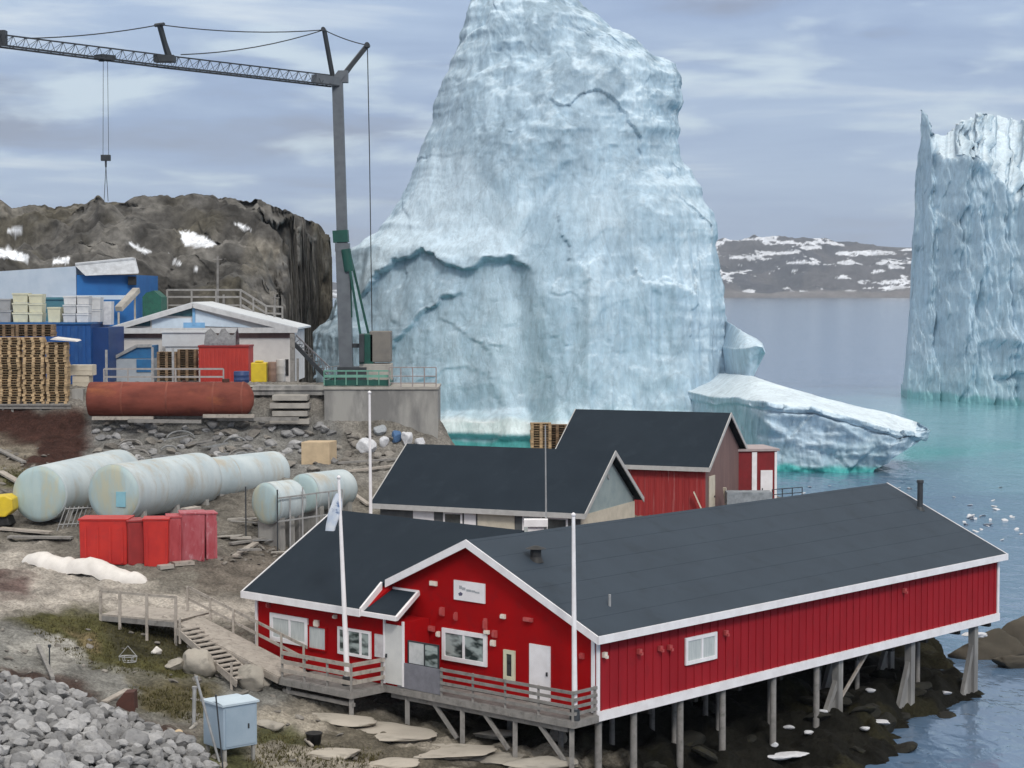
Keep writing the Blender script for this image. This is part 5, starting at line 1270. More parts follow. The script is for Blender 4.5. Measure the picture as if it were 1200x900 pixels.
pstack(54, 25, 115.45, PINE, 'pale pallet in the tallest outer stack on the staging', 'pallets stacked on the staging')
for uu in (-8, 18, 38):
    for k in range(5): 
        x = at(uu, 400, 116.4).x; pallet((x, 116.5, zs + 27 * hh + k * hh), random.uniform(-.05, .05), PINED, 'dark weathered pallet in the upper tier set back on the big stack', 'upper tier pallets')
g = MB(); p = at(70, 398, 115.2); g.prism([at(58, 398, 115.2), at(90, 400.5, 115.2), at(88, 399, 115.2), at(62, 396, 115.2)], (0, 1.3, .05)); solo('plastic_sheet', g, TARP, 'loose white sheet lying over the corner of the pallet stack', 'sheet')
# pale boxes between pallets and the rusty tank
for (u0, u1, v0, v1) in ((81, 108, 428, 440), (85, 104, 441, 455)):
    o, a, b, c = bx(u0, u1, v0, v1, 117.5, 1.2); g = MB(); g.para(o, a, b, c); g.para(o + c * .48 - Vector((0, .02, 0)), a, (0, .02, 0), c * .06)
    solo('pale_crate', g, CARD, 'cream crate resting on another beside the pallet stack' if v0 < 440 else 'lower cream crate wedged beside the pallet stack', 'crate')
o, a, b, c = bx(84, 97, 456, 478, 115.8, .8); g = MB(); g.para(o, a, b, c); solo('grey_block', g, CONC, 'tilted grey concrete block at the end of the rusty tank', 'block')
# pallets, red container and drums in front of the workshop
for k in range(13): pallet((at(184, 440, 126.5).x, 126.5, TZY + k * hh), .02 * (k % 3), PINED, 'dark pallet in the low stack beside the red container', 'low pallet stack')
for k in range(14): pallet((at(208, 440, 126.8).x, 126.8, TZY + k * hh), -.02 * (k % 3), PINED, 'dark pallet in the low stack beside the red container', 'low pallet stack')
rc = thing('red_container', at(260, 447, 125.5), 'bright red steel container in front of the white workshop', 'container')
o, a, b, c = bx(233, 291, 407, 450, 125.5, 2.4); o.z = TZY; c.z = at(0, 407, 125.5).z - o.z; g = MB(); g.para(o, a, b, c); g.build('body', REDC, rc)
g = MB()
for f in np.linspace(.02, .95, 12): g.para(o + a * f - Vector((0, .05, 0)), a * .04, (0, .048, 0), c * .94)
g.build('ribs', REDC, rc)
g = MB(); g.para(o + c - Vector((.04, .06, 0)), a + Vector((.08, 0, 0)), b + Vector((0, .1, 0)), (0, 0, .12)); g.build('lid', mat('dark red rim', (.25, .02, .02), None, 2, .6), rc)
zc_ = at(0, 407, 125.5).z + .125
g = MB(); rows = []
for i in range(9):
    x = at(240 + i * 4.6, 400, 126).x; row = []
    for j in range(12):
        a_ = math.pi * j / 11; r_ = .8 + .28 * math.sin(i * 1.7) + .15 * math.sin(j * 2 + i)
        row.append(Vector((x, 126.6 - math.cos(a_) * .9, zc_ - .03 + math.sin(a_) * r_)))
    rows.append(row)
g.grid(rows); solo('net_bundle', g, mat('grey net', (.22, .22, .23), (.14, .14, .15), 5, .9, .6, 9), 'bundled grey nets heaped on the red container', 'nets')
o, a, b, c = bx(190, 241, 390, 406, 129, 2); g = MB(); g.para(o, a, b, c); g.para(o + c - Vector((.1, .1, 0)), a + Vector((.2, 0, 0)), b, (0, 0, .1)); o2, *_q = bx(190, 241, 406, 450, 129, 2); g.para(Vector((o.x + .2, 129.1, TZY)), a * .96, b * .9, (0, 0, o.z - TZY)); solo('site_hut', g, mat('pale hut wall', (.62, .64, .66), (.55, .56, .58), 2, .6), 'pale flat roofed site hut behind the low pallets', 'hut')
def drum(u, v0, v1, Y, wpx, m, label, z0=TZY):
    p = at(u, v1, Y); r_ = wpx / 2 * Y / F_PX; h = at(u, v0, Y).z - z0; g = MB()
    g.lathe((p.x, Y, z0), (p.x, Y, z0 + 1), [(0, .01), (0, r_), (h * .05, r_ * 1.03), (h * .33, r_), (h * .36, r_ * 1.04), (h * .39, r_), (h * .66, r_), (h * .69, r_ * 1.04), (h * .72, r_), (h * .95, r_ * 1.02), (h, r_ * .97), (h, .01)], 24)
    return solo('drum', g, m, label, 'drum')
g = MB(); o, a, b, c = bx(294, 312, 425, 450, 124.5, 1.0); o.z = TZY; c.z = at(0, 425, 124.5).z - o.z; g.para(o, a, b, c); g.para(o + a * .25 + c, a * .5, b * .8, (0, 0, .12)); solo('yellow_tank', g, YEL, 'bright yellow plastic tank beside the red container', 'tank', bevel=.12)
drum(283, 435, 450, 122, 18, mat('dark blue plastic', (.03, .06, .17), (.025, .05, .14), 2, .5), 'dark blue drum in front of the red container')
drum(319, 424, 450, 125, 10, mat('brown drum paint', (.25, .16, .12), (.2, .13, .1), 3, .6), 'brownish drum beside the yellow tank')
drum(329, 421, 450, 126, 11, mat('pale drum paint', (.5, .48, .46), (.42, .4, .38), 3, .6), 'pale drum nearest the dark doorway')
# railing and concrete edge above the rusty tank
ed = MB(); o, a, b, c = bx(105, 300, 447, 453, 116.2, 2.4); c.z = TZY + .12 - o.z; ed.para(o, a, b, c); solo('concrete_edge', ed, CONCP, 'pale concrete edge slab above the rusty tank', 'slab')
zed = TZY + .13
fence('timber_railing', (at(122, 450, 116.4).x, 116.4, zed), (at(262, 450, 116.4).x, 116.4, zed), 1.05, 6, (1, .55, .12), mat('pale railing wood', (.38, .36, .35), (.30, .29, .28), 4, .8), 'low pale timber railing on the edge above the rusty tank', cat='railing', w=.08)
for uu, vt in ((125, 410), (179, 407), (203, 408)):
    g = MB(); p = at(uu, 450, 117); g.beam((p.x, 117, TZY), (p.x, 117, at(uu, vt, 117).z), .13); solo('timber_post', g, GALV, {125: 'pale post left of the kiosk at the yard edge', 179: 'tall pale post between kiosk and pallets', 203: 'tall pale post in front of the low pallet stack'}[uu], 'post')
ed = MB(); o, a, b, c = bx(296, 381, 449, 463, 115.6, 2.5); c.z = TZY + .2 - o.z; ed.para(o, a, b, c); ed.para(o + Vector((-.1, -.12, c.z * .55)), a + Vector((.2, 0, 0)), (0, .12, 0), (0, 0, .1)); solo('concrete_beam', ed, CONC, 'long concrete beam between the rusty tank and the crane quay', 'beam')
st = thing('steel_stairs', at(390, 448, 119), 'dark steel stairs with lattice sides coming down beside the crane', 'stairs')
for dy in (0, .9):
    g = MB(); a_, b_ = at(345, 403, 120 + dy), at(392, 452, 118.5 + dy); g.beam(a_, b_, .08, .26); g.build('stringer', STEELD, st)
    g = MB(); a2, b2 = at(347, 393, 120 + dy), at(386, 430, 118.7 + dy); g.beam(a2, b2, .05, .07)
    for f in np.linspace(0, 1, 9): g.beam(a_.lerp(b_, f), a2.lerp(b2, f), .035)
    for f in np.linspace(0, .85, 8): g.beam(a_.lerp(b_, f), a2.lerp(b2, f + .12), .03)
    g.build('handrail', mat('dull stair rail', (.17, .16, .17), (.12, .12, .13), 3, .7), st)
g = MB()
for f in np.linspace(.05, .95, 12): 
    p = at(345, 402, 120).lerp(at(392, 451, 118.5), f); g.para(p, (.25, 0, 0), (0, .9, 0), (0, 0, .04))
g.build('treads', STEELD, st)
for uu, vt in ((343, 391), (349, 420)):
    g = MB(); p = at(uu, 449, 119.5); g.beam((p.x, 119.5, TZY), (p.x, 119.5, at(uu, vt, 119.5).z), .28 if uu == 343 else .14); solo('stair_post', g, WOODG, 'thick grey post at the head of the steel stairs' if uu == 343 else 'short pale post under the steel stairs', 'post')
fence('walkway_railing', at(383, 442, 121) * 1, at(397, 440, 121), .6, 3, (1, .5), GALV, 'short pale railing between the stairs and the crane mast', r=.03)
# hillside walkway
WK = mat('grey walkway timber', (.27, .26, .25), (.20, .19, .18), 3, .85)
wk = thing('hillside_walkway', at(280, 378, 140), 'grey timber walkway with railings and steps along the foot of the hill', 'walkway')
a_, b_, c_ = at(196, 357, 140), at(282, 357, 140), at(312, 376, 139); d_ = at(331, 377, 139)
for (p, q) in ((a_, b_), (b_, c_), (c_, d_)):
    g = MB(); g.para(p - UP * .1, q - p, (0, 1.4, 0), (0, 0, .1)); g.build('deck_boards', WK, wk)
    for h in (1.05, .55):
        g = MB(); g.beam(p + UP * h, q + UP * h, .06, .13); g.build('rail', WK, wk)
    n_ = max(2, int((q - p).length / 1.7))
    for i in range(n_ + (q is d_)):
        r_ = p.lerp(q, i / n_); g = MB(); g.beam(Vector((r_.x, r_.y, 12)), r_ + UP * 1.08, .12); g.build('post', WK, wk)
g = MB(); g.beam(at(205, 366, 139.9), at(280, 366, 139.9), .05, .16); g.beam(at(215, 372, 139.9), at(262, 358, 139.9), .05, .12); g.build('brace', WK, wk)
for uu, v0, v1, Y in ((255, 300, 342, 150), (322, 345, 372, 148), (262, 345, 352, 143)):
    g = MB(); p, q = at(uu, v1 + 25, Y), at(uu, v0, Y); g.tube(p, q, .11, .08, n=8); g.beam(q - Vector((.35, 0, .25)), q + Vector((.35, 0, -.25)), .07)
    solo('utility_pole', g, WOODG, {255: 'taller grey utility pole against the hillside', 322: 'shorter pole near the right end of the hillside walkway', 262: 'stub pole on the hillside walkway'}[uu], 'pole')

# ------------------------------------------------------------------ rusty tank on the bank
rt = thing('rusty_tank', at(200, 488, 114), 'long rusty red steel tank lying on timbers below the railing', 'tank')
a_, b_ = at(104, 467.5, 113.9), at(291, 467.5, 113.9); rr_ = 20 * 113.9 / F_PX
L_ = (b_ - a_).length
g = MB(); g.lathe(a_, b_, [(0, .02), (-.02, rr_ * .7), (.06, rr_ * .97), (.14, rr_), (L_ - .35, rr_), (L_ - .12, rr_ * .97), (L_ + .10, rr_ * .75), (L_ + .28, rr_ * .4), (L_ + .32, .02)], 40); g.build('shell', RUST, rt)
for f in (.22, .5, .79, .97):
    g = MB(); p = a_.lerp(b_, f); g.tube(p - Vector((.05, 0, 0)), p + Vector((.05, 0, 0)), rr_ + .02, n=36)
    g.build('band', mat('brighter rust band', (.25, .075, .048), (.17, .05, .036), 1.5, .8), rt)
g = MB(); p = a_.lerp(b_, .86) + UP * rr_; g.tube(p - UP * .1, p + UP * .18, .22, n=14); p = a_.lerp(b_, .6) + UP * rr_; g.tube(p - UP * .1, p + UP * .1, .12, n=12); g.build('manhole', RUSTD, rt)
for i, (u0, u1, v, Y) in enumerate(((108, 180, 490, 113.2), (150, 236, 493, 112.9), (238, 298, 487.5, 112.9), (104, 300, 488, 114.2), (255, 350, 491, 113.4))):
    g = MB(); g.beam(at(u0, v, Y), at(u1, v + (i % 2), Y + .1), .22, .2); solo('timber_baulk', g, WOOD if i in (0, 2) else WOODG, ['pale baulk under the left half of the rusty tank', 'lower baulk sticking out below the rusty tank', 'bright baulk under the right end of the rusty tank', 'long dark bearer carrying the whole rusty tank', 'grey baulk running on from the rusty tank toward the slabs'][i], 'baulk')
# stacked slabs beside the quay
for k in range(4):
    g = MB(); o, a, b, c = bx(316 + (k % 2) * 3, 362 - (k % 2) * 2, 497 - k * 9.2 - 6, 497 - k * 9.2, 114.0 + .08 * k, 1.6); g.para(o, a, b, c)
    solo('concrete_slab', g, CONCP, ['lowest pale slab of the stack beside the quay', 'second pale slab up in the stack beside the quay', 'third pale slab up in the stack beside the quay', 'top slab of the stack beside the quay'][k], 'slab', 'slabs stacked beside the quay')
g = MB(); c_ = on(370, 543); g.para(Vector((at(353, 540, c_.y).x, c_.y, c_.z - .1)), (at(386, 540, c_.y).x - at(353, 540, c_.y).x, 0, 0), (.3, 1.3, 0), (0, 0, at(370, 518, c_.y).z - c_.z + .1))
solo('plywood_crate', g, PLYW, 'tan plywood crate on the stony bank below the slab stack', 'crate', bevel=.03)

# ------------------------------------------------------------------ big pale tanks
def tank(u, v, Y, r, dirv, L, label, legs=True):
    """u, v: centre of the near end"""
    c = at(u, v, Y); d = Vector(dirv).normalized(); t = thing('storage_tank', (c.x, c.y, c.z - r), label, 'tank')
    g = MB(); g.lathe(c, c + d, [(.02, r * .985), (.0, r), (.3, r), (L * .25, r), (L * .55, r), (L * .8, r), (L - .25, r), (L, r * .99), (L + r * .12, r * .93), (L + r * .25, r * .7), (L + r * .32, r * .3), (L + r * .33, .01)], 56)
    g.build('shell', TANKM, t)
    g = MB(); g.lathe(c, c - d, [(-.03, r * .995), (.05, r * .97), (.11, r * .8), (.16, r * .5), (.18, .01)], 56); g.build('end_cap', TANKE, t)
    for f in (.02, .34, .66):
        g = MB(); q_ = c + d * L * f; g.lathe(q_, q_ + d, [(0, r - .01), (0, r + .006), (.05, r + .006), (.05, r - .01)], 48); g.build('weld_band', TANKM, t)
    for f in (.12, .5, .86):
        p = c + d * L * f; zg = gz(p.x, p.y) - .3; g = MB(); sd = Vector((-d.y, d.x, 0))
        g.prism([p - sd * r * .75 - UP * (r * .60), p + sd * r * .75 - UP * (r * .60), Vector((*(p + sd * r * .8)[:2], zg)), Vector((*(p - sd * r * .8)[:2], zg))], d * .3); g.build('cradle', CONC, t)
    return t, c, d
td = Vector((.62, .78, 0))
t1, c1_, d1_ = tank(46, 579, 95, 1.36, (.17, .98, 0), 10.5, 'pale weathered tank lying furthest left behind the small steel rack')
g = MB(); pp = c1_ - d1_ * .34; 
t2, c2_, d2_ = tank(133, 578, 93, 1.38, (.33, .94, -.01), 8.4, 'long pale blue tank lying directly behind the red bins')
tank(232, 563, 101, 1.12, (.55, .83, 0), 6.0, 'smaller pale tank lying in line behind the long blue one')
tank(356, 578, 95.2, .95, (.55, .83, .0), 3.0, 'pale green tank behind the shorter cradled one at the edge of the black roof')
t3, c3_, d3_ = tank(312, 590, 92.5, 1.0, (.66, .75, .02), 1.6, 'shorter pale green tank in a steel cradle beside the black roof')
bpanel = MB(); sd = Vector((-d2_.y, d2_.x, 0)); pp = c2_ - d2_ * .30 - sd * .35; q_ = c2_ - d2_ * .15 - UP * .62 - sd * .75; bpanel.para(q_, sd * .5, UP * .72, -d2_ * .05)
bpanel.build('painted_hatch', mat('light blue hatch', (.26, .50, .58), (.22, .45, .54), 2, .6), t2)
fr = thing('steel_cradle', at(345, 610, 93), 'upright steel cradle of thin bars around the shorter tank', 'cradle')
for f in (-.3, .5, 1.3, 2.2, 3.0, 3.9):
    for sgn in (-1.12, 1.12):
        p = c3_ + d3_ * f + Vector((-d3_.y, d3_.x, 0)) * sgn; zg = gz(p.x, p.y) - .1
        if sgn > 0 and f > 2: continue
        g = MB(); g.beam(Vector((p.x, p.y, zg)), Vector((p.x, p.y, c3_.z + (.75 if f in (-.3, 1.3) else .4))), .06); g.build('bar', GALV if f != -.3 else STEELD, fr)
for h in (-.75, .35):
    g = MB(); p = c3_ - d3_ * .3 + Vector((d3_.y, -d3_.x, 0)) * 1.12; g.beam(p + UP * h, p + d3_ * 4.2 + UP * h, .05, .07); g.build('rail', GALV, fr)
# small steel rack
rk = thing('steel_rack', on(76, 620), 'small rack of thin steel bars between the two long tanks', 'rack')
b0 = on(66, 622)
for i in range(7):
    p = b0 + Vector((i * .19, .1 * i, 0)); g = MB(); g.tube(p - UP * .1, p + Vector((.45, .1, 1.15)), .03, n=6); g.build('bar', GALV, rk)
g = MB(); g.tube(b0 + Vector((.4, .1, 1.05)), b0 + Vector((1.7, .7, 1.05)), .03, n=6); g.tube(b0 + Vector((0.1, 0, .3)), b0 + Vector((1.3, .6, .3)), .03, n=6); g.build('rail', GALV, rk)
# red bins
def bin_(u0, u1, v0, v1, Y, dep, m, label, rz=0.0, lean=0, group='red plastic bins by the track'):
    Y = on((u0 + u1) / 2, v1).y; a = at(u0, v1, Y); b = at(u1, v0, Y); zg = gz((a.x + b.x) / 2, Y) - .05; wd = b.x - a.x; h = b.z - zg
    t = thing('red_bin', ((a.x + b.x) / 2, Y, zg), label, 'bin', group)
    ax = Vector((math.cos(rz), math.sin(rz), 0)); ay = Vector((-math.sin(rz), math.cos(rz), 0)); o = Vector((a.x, Y, zg))
    g = MB(); i_ = .03
    lo = [o + ax * i_ + ay * i_, o + ax * (wd - i_) + ay * i_, o + ax * (wd - i_) + ay * (dep - i_), o + ax * i_ + ay * (dep - i_)]
    hi = [o, o + ax * wd, o + ax * wd + ay * dep, o + ay * dep]; hi = [p + UP * h + ax * lean for p in hi]
    g.add(lo + hi, [(3, 2, 1, 0), (4, 5, 6, 7), (0, 1, 5, 4), (1, 2, 6, 5), (2, 3, 7, 6), (3, 0, 4, 7)]); g.build('body', m, t, .05)
    g = MB(); q = hi[0] - ax * .04 - ay * .04; g.para(q, ax * (wd + .08), ay * (dep + .08), UP * .07); g.build('rim', m, t)
    for f in (np.linspace(.12, .88, max(2, int(wd / .5)))): 
        g = MB(); g.para(lo[0] + ax * (wd * f - .05) - ay * .055 + UP * .1, ax * .09, ay * .05, UP * (h * .8))
        g.build('rib', m, t)
    return t
bin_(93, 149, 610, 661, 90.6, 1.5, REDB, 'widest bright red bin at the left end of the bin row')
bin_(150, 169, 612, 662, 90.6, 1.2, mat('shaded red plastic', (.33, .03, .03), (.26, .025, .025), 2, .5), 'dark red bin coloured as the shaded side of the widest bin', .35)  # darker copy of the red, painted as the widest bin's shaded side face
bin_(168, 197, 610, 664, 90.0, 1.2, REDB, 'bright red bin standing forward in the middle of the row', .10)
bin_(196, 212, 607, 660, 90.6, 1.2, REDP, 'faded red narrow bin beside the forward bright one', .2)
bin_(212, 240, 603, 658, 90.4, 1.2, PINKF, 'bleached pink bin near the right end of the row', .22)
bin_(241, 254, 603, 656, 91.0, 1.1, PINKF, 'narrow bleached pink bin at the right end of the row', .3)
for u0, u1, v, lb in ((186, 202, 667, 'flat stone left of the pair before the bins'), (203, 226, 663, 'flat plank end before the pink bins'), (215, 232, 600, 'plank lying across the pink bins')):
    p = on(u0, v) if v > 640 else at(u0, v, 90.6); q = on(u1, v - 2) if v > 640 else at(u1, v - 3, 91.2); g = MB(); g.beam(p + UP * .08, q + UP * .08, .5, .16); solo('loose_board', g, CONCP if 'stone' in lb else WOOD, lb, 'board')
# white wrapped bundle on the track
g = MB(); a_, b_ = on(28, 656), on(172, 682); rows = []
ax = (b_ - a_); sd = Vector((-ax.y, ax.x, 0)).normalized()
for i in range(41):
    f = i / 40; c = a_.lerp(b_, f); c.z = gz(c.x, c.y); row = []
    wd = .70 * (1 - .25 * f) * math.sqrt(max(.02, 1 - (2 * f - 1) ** 6)); h = (.60 - .04 * math.sin(f * 9)) * math.sqrt(max(.02, 1 - (2 * f - 1) ** 6))
    for j in range(13):
        t_ = math.pi * j / 12; rr = 1 + .035 * math.sin(i * .9 + j * 1.1) + .04 * math.sin(i * .45 - j * .6)
        row.append(c - sd * math.cos(t_) * wd * rr + UP * (math.sin(t_) * h * rr - .06))
    rows.append(row)
g.grid(rows); wb = solo('wrapped_bundle', g, TARP, 'long bundle wrapped in white tarpaulin lying beside the track', 'bundle')
# yellow machine edge, pallets and debris around the tanks
ym = thing('yellow_bucket', on(4, 612), 'yellow machine bucket poking in beside the leftmost tank', 'machine')
g = MB(); p = at(-14, 603, 94); q = at(14, 603, 94)
g.prism([at(-14, 606, 94), at(6, 606, 94), at(15, 598, 94), at(14, 585, 94), at(6, 581, 94), at(-14, 583, 94)], (0, 1.4, 0)); g.build('body', YEL, ym, .06)
g = MB(); g.prism([at(-14, 618, 94.2), at(12, 616, 94.2), at(8, 606, 94.2), at(-14, 606, 94.2)], (0, 1.2, 0)); g.build('tracks', BLACK, ym, .05)
#@@OBJ3

# ------------------------------------------------------------------ rocks
def rock_data(name, seed, m, sub=3, flat=.7, ang=.35):
    bpy_mesh = bpy.data.meshes.new(name)
    import bmesh
    bm = bmesh.new(); bmesh.ops.create_icosphere(bm, subdivisions=sub, radius=1.0)
    P = np.array([v.co[:] for v in bm.verts])
    rng = np.random.default_rng(seed)
    for _ in range(9):                # chop flat facets
        nrm = rng.normal(size=3); nrm /= np.linalg.norm(nrm); dd = rng.uniform(.5, .82)
        over = P @ nrm - dd; P = P - np.where(over > 0, over, 0)[:, None] * nrm * .92
    P = P * (1 + ang * .35 * fbm(P * 1.3 + seed, 3, seed))[:, None] + .03 * np.stack([fbm(P * 4 + k * 9, 2, seed + k) for k in range(3)], -1)
    P[:, 2] *= flat
    for v, p in zip(bm.verts, P): v.co = p
    bm.to_mesh(bpy_mesh); bm.free(); bpy_mesh.materials.append(m)
    bpy_mesh.polygons.foreach_set('use_smooth', [sub > 3] * len(bpy_mesh.polygons))
    return bpy_mesh
STONE = mat('blasted grey stone', (.33, .325, .325), (.24, .237, .24), 1.3, .95, .7, 9, c3=(.15, .147, .15), s3=2.0, vary=.38, spec=.1)
STONEB = mat('brown grey stone', (.24, .22, .195), (.17, .155, .14), 1.2, .92, .5, 8, c3=(.12, .11, .10), s3=2.0, vary=.25)
BOUL = mat('pale granite', (.38, .345, .295), (.29, .265, .23), .9, .9, .6, 7, c3=(.20, .185, .16), s3=1.6)
SLAB = mat('pale ice worn slab', (.44, .395, .335), (.34, .305, .26), .7, .92, .5, 6, c3=(.20, .185, .15), s3=1.3)
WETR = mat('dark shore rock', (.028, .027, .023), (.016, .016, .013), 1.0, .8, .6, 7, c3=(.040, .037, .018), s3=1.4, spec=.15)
ROCKS = {m.name: [rock_data('rock_mesh', 300 + 13 * k + i * 101, m, 3, .78) for k in range(6)] for i, m in enumerate((STONE, STONEB))}
def put_rock(name, data, p, s, label, cat, group=None, rot=None):
    o = bpy.data.objects.new(name, data); COL.objects.link(o); o.location = p; o.scale = s
    o.rotation_euler = rot or (random.uniform(-.4, .4), random.uniform(-.4, .4), random.uniform(0, 6.28))
    return tag(o, label, cat, group)
PILE = [(-60, 800), (0, 797), (60, 802), (112, 825), (170, 852), (235, 880), (248, 915), (250, 960), (-60, 960)]
cnt = 0; tries = 0; placed = []
while cnt < 290 and tries < 20000:
    tries += 1
    u, v = random.uniform(-12, 252), random.uniform(794, 915)
    inside = float(poly_sd(np.array([u]), np.array([v]), PILE)[0])
    if inside < -2: continue
    p = on(u, v); sc = random.uniform(.15, .36) * (1.15 if v > 850 else 1.0)
    if random.random() < .12: sc *= 1.4
    if any((p.x - q.x) ** 2 + (p.y - q.y) ** 2 < (.66 * (sc + r_)) ** 2 for q, r_ in placed): continue
    placed.append((p, sc))
    lift = min(1, max(0, inside / 40)) * .25
    put_rock('rubble_stone', random.choice(ROCKS['blasted grey stone']), p + UP * (lift + random.uniform(-.02, .15)), (sc * random.uniform(.85, 1.3), sc * random.uniform(.85, 1.2), sc * random.uniform(.8, 1.15)), 'grey blasted stone in the big rubble heap below the worn path', 'stone', 'grey rubble heap')
    cnt += 1
for i in range(150):
    u, v = random.uniform(112, 392), random.uniform(496, 552)
    p = on(u, v); sc = random.uniform(.16, .42)
    put_rock('bank_stone', random.choice(ROCKS['blasted grey stone' if random.random() < .65 else 'brown grey stone']), p + UP * sc * .2, (sc * 1.2, sc, sc * .8), 'broken stone on the bank between the rusty tank and the pale tanks', 'stone', 'stones on the bank')
for i in range(44):
    u, v = random.uniform(390, 520), random.uniform(505, 560)
    p = on(u, v)
    if p.y > 114.6: continue
    sc = random.uniform(.12, .34); put_rock('bank_stone', random.choice(ROCKS['brown grey stone']), p + UP * sc * .2, (sc * 1.2, sc, sc * .8), 'brown stone on the slope below the crane quay wall', 'stone', 'stones below the quay wall')
for i in range(190):
    u, v = random.choice([(random.uniform(0, 60), random.uniform(525, 585)), (random.uniform(255, 330), random.uniform(622, 662)), (random.uniform(180, 440), random.uniform(790, 898)), (random.uniform(0, 300), random.uniform(735, 800))])
    p = on(u, v); sc = random.uniform(.05, .17); put_rock('loose_stone', random.choice(ROCKS['brown grey stone']), p + UP * sc * .15, (sc * 1.3, sc, sc * .7), 'small loose stone scattered on the bare ground', 'stone', 'loose stones on the ground')
def one_rock(name, u, v, sx, sy, sz, m, label, seed, cat='boulder', rz=0, sink=.25, pos=None, flat=.8, sub=4):
    p = pos or on(u, v); d = rock_data(name, seed, m, sub, flat); o = put_rock(name, d, Vector(p) + UP * sz * (1 - sink) * .5, (sx, sy, sz), label, cat, None, (0, 0, rz)); return o
one_rock('boulder', 233, 788, .85, .7, .85, BOUL, 'big pale rounded boulder at the foot of the timber stairs', 901)
one_rock('boulder', 205, 783, .42, .35, .32, BOUL, 'low pale stone touching the left of the big boulder by the stairs', 905)
one_rock('boulder', 292, 806, .75, .62, .72, BOUL, 'grey boulder beside the lower end of the ramp', 907)
one_rock('boulder', 183, 766, .22, .2, .24, TARP, 'small white stone under the landing', 911)
one_rock('boulder', 308, 803, .4, .3, .3, BOUL, 'low stone against the right side of the grey ramp boulder', 913)
one_rock('boulder', 208, 862, .24, .2, .2, PLYW, 'small tan stone at the top corner of the rubble heap', 917)
one_rock('boulder', 318, 855, .6, .4, .34, BOUL, 'pale angular stone right of the blue cabinet', 919)
for i, (u, v, sx, sy, rz, lb) in enumerate(((385, 842, 1.2, .55, -.5, 'upper pale rock slab below the deck corner'), (428, 857, 1.7, .75, -.35, 'longest pale rock slab below the deck corner'), (480, 868, .8, .5, .1, 'short pale slab right of the longest slab'),
        (525, 882, 1.3, .75, -.1, 'broad pale rock slab under the middle of the deck'), (590, 890, 1.2, .55, .2, 'flat grey slab under the right half of the deck'), (575, 862, .55, .3, .1, 'narrow slab behind the broad slab under the deck'), (390, 885, .8, .45, .1, 'pale slab in the grass left of the broad slab'), (455, 896, .9, .4, .2, 'low slab at the lower rim of the rocks'),
        (655, 868, .4, .35, .3, 'upright pale stone between the deck legs'), (640, 893, 1.1, .45, .1, 'grey slab beside the corner stilt'))):
    m = SLAB if i not in (4, 9) else BOUL
    one_rock('rock_slab', u, v, sx * (1.6 if i != 8 else 1), sy * 1.7, .30 if i != 8 else .5, m, lb, 931 + i * 3, 'rock slab', rz, .85 if i != 8 else .4, None, .6)
for i in range(46):                   # shore boulders under the hall
    s_, b_ = random.uniform(-3.0, 7), random.uniform(1, 27)
    p = B(s_, b_, 0); z = gz(p.x, p.y)
    if z < -.2: continue
    sc = random.uniform(.25, .8); k = 'w%d' % (i % 5)
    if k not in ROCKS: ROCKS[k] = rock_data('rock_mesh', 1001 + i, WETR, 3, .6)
    put_rock('shore_rock', ROCKS[k], Vector((p.x, p.y, z)), (sc * 1.3, sc, sc * .7), 'dark tidal rock on the shore beneath the stilts', 'rock', 'dark shore rocks')
for i, (u, v, w_) in enumerate(((930, 887, .9), (905, 891, .7), (1033, 850, .5), (1015, 857, .25), (1020, 812, .25), (948, 862, .22), (925, 855, .25), (1108, 815, .25), (962, 838, .3), (1065, 800, .3), (908, 876, .15))):
    p = on(u, v); d = rock_data('ice_scrap', 1201 + i, BAGM, 3, .5)
    put_rock('ice_scrap', d, p + UP * .12, (w_, w_ * .5, .22), ['long flat ice scrap beside the shore stilts', 'flat ice scrap at the waterline left of the long one', 'broad ice scrap on the dark rocks near the water', 'small ice scrap left of the broad one', 'ice scrap behind the first concrete pier', 'ice scrap between two timber stilts', 'ice scrap just left of the one between the stilts', 'ice scrap between the last two piers', 'ice scrap at the foot of the first concrete pier', 'ice scrap far back below the hall', 'tiny ice scrap above the waterline'][i], 'ice', None, (0, 0, random.uniform(-.3, .3)))
for i, (x, y, sx, sy, sz, lb) in enumerate(((23.6, 96.5, 2.0, 1.4, 1.6, 'brown rock outcrop in the water nearest the hall end'), (26.2, 98.0, 2.6, 1.6, 2.2, 'larger brown outcrop behind in the water off the hall end'), (24.4, 93.6, 1.6, .7, .7, 'low rock awash before the outcrops off the hall end'), (29.4, 97, 2.4, 1.2, 1.4, 'outermost rock of the outcrops off the hall end'))):
    d = rock_data('sea_rock', 1301 + i, mat('brown sea rock', (.085, .072, .055), (.055, .048, .036), .8, .85, .6, 5, c3=(.035, .032, .022), s3=1.2), 4, .8)
    put_rock('sea_rock', d, (x, y, .1), (sx, sy, sz), lb, 'rock', None, (0, .1, .2 * i))
p = Vector((22.7, 95.2, 1.25)); put_rock('ice_scrap', rock_data('ice_scrap', 1350, BAGM, 3, .5), p, (.75, .4, .3), 'white ice block lying on the outcrop at the hall end', 'ice', None, (0, 0, .1))
# floating brash ice
for i in range(34):
    u, v = random.choice([(random.uniform(1090, 1200), random.uniform(590, 640)), (random.uniform(1060, 1200), random.uniform(560, 600)), (random.uniform(925, 1060), random.uniform(566, 580)), (random.uniform(1130, 1200), random.uniform(600, 625))])
    p = atz(u, v, .03); sc = random.uniform(.12, .42); put_rock('brash_ice', ROCKS.setdefault('b%d' % (i % 3), rock_data('ice_scrap', 1400 + i, BAGM, 2, .4)), p, (sc * 1.6, sc, sc * .5), 'scrap of brash ice floating off the hall roof end', 'ice', 'floating brash ice')
# a small bright floe far left behind the hill edge stays part of the berg's foot

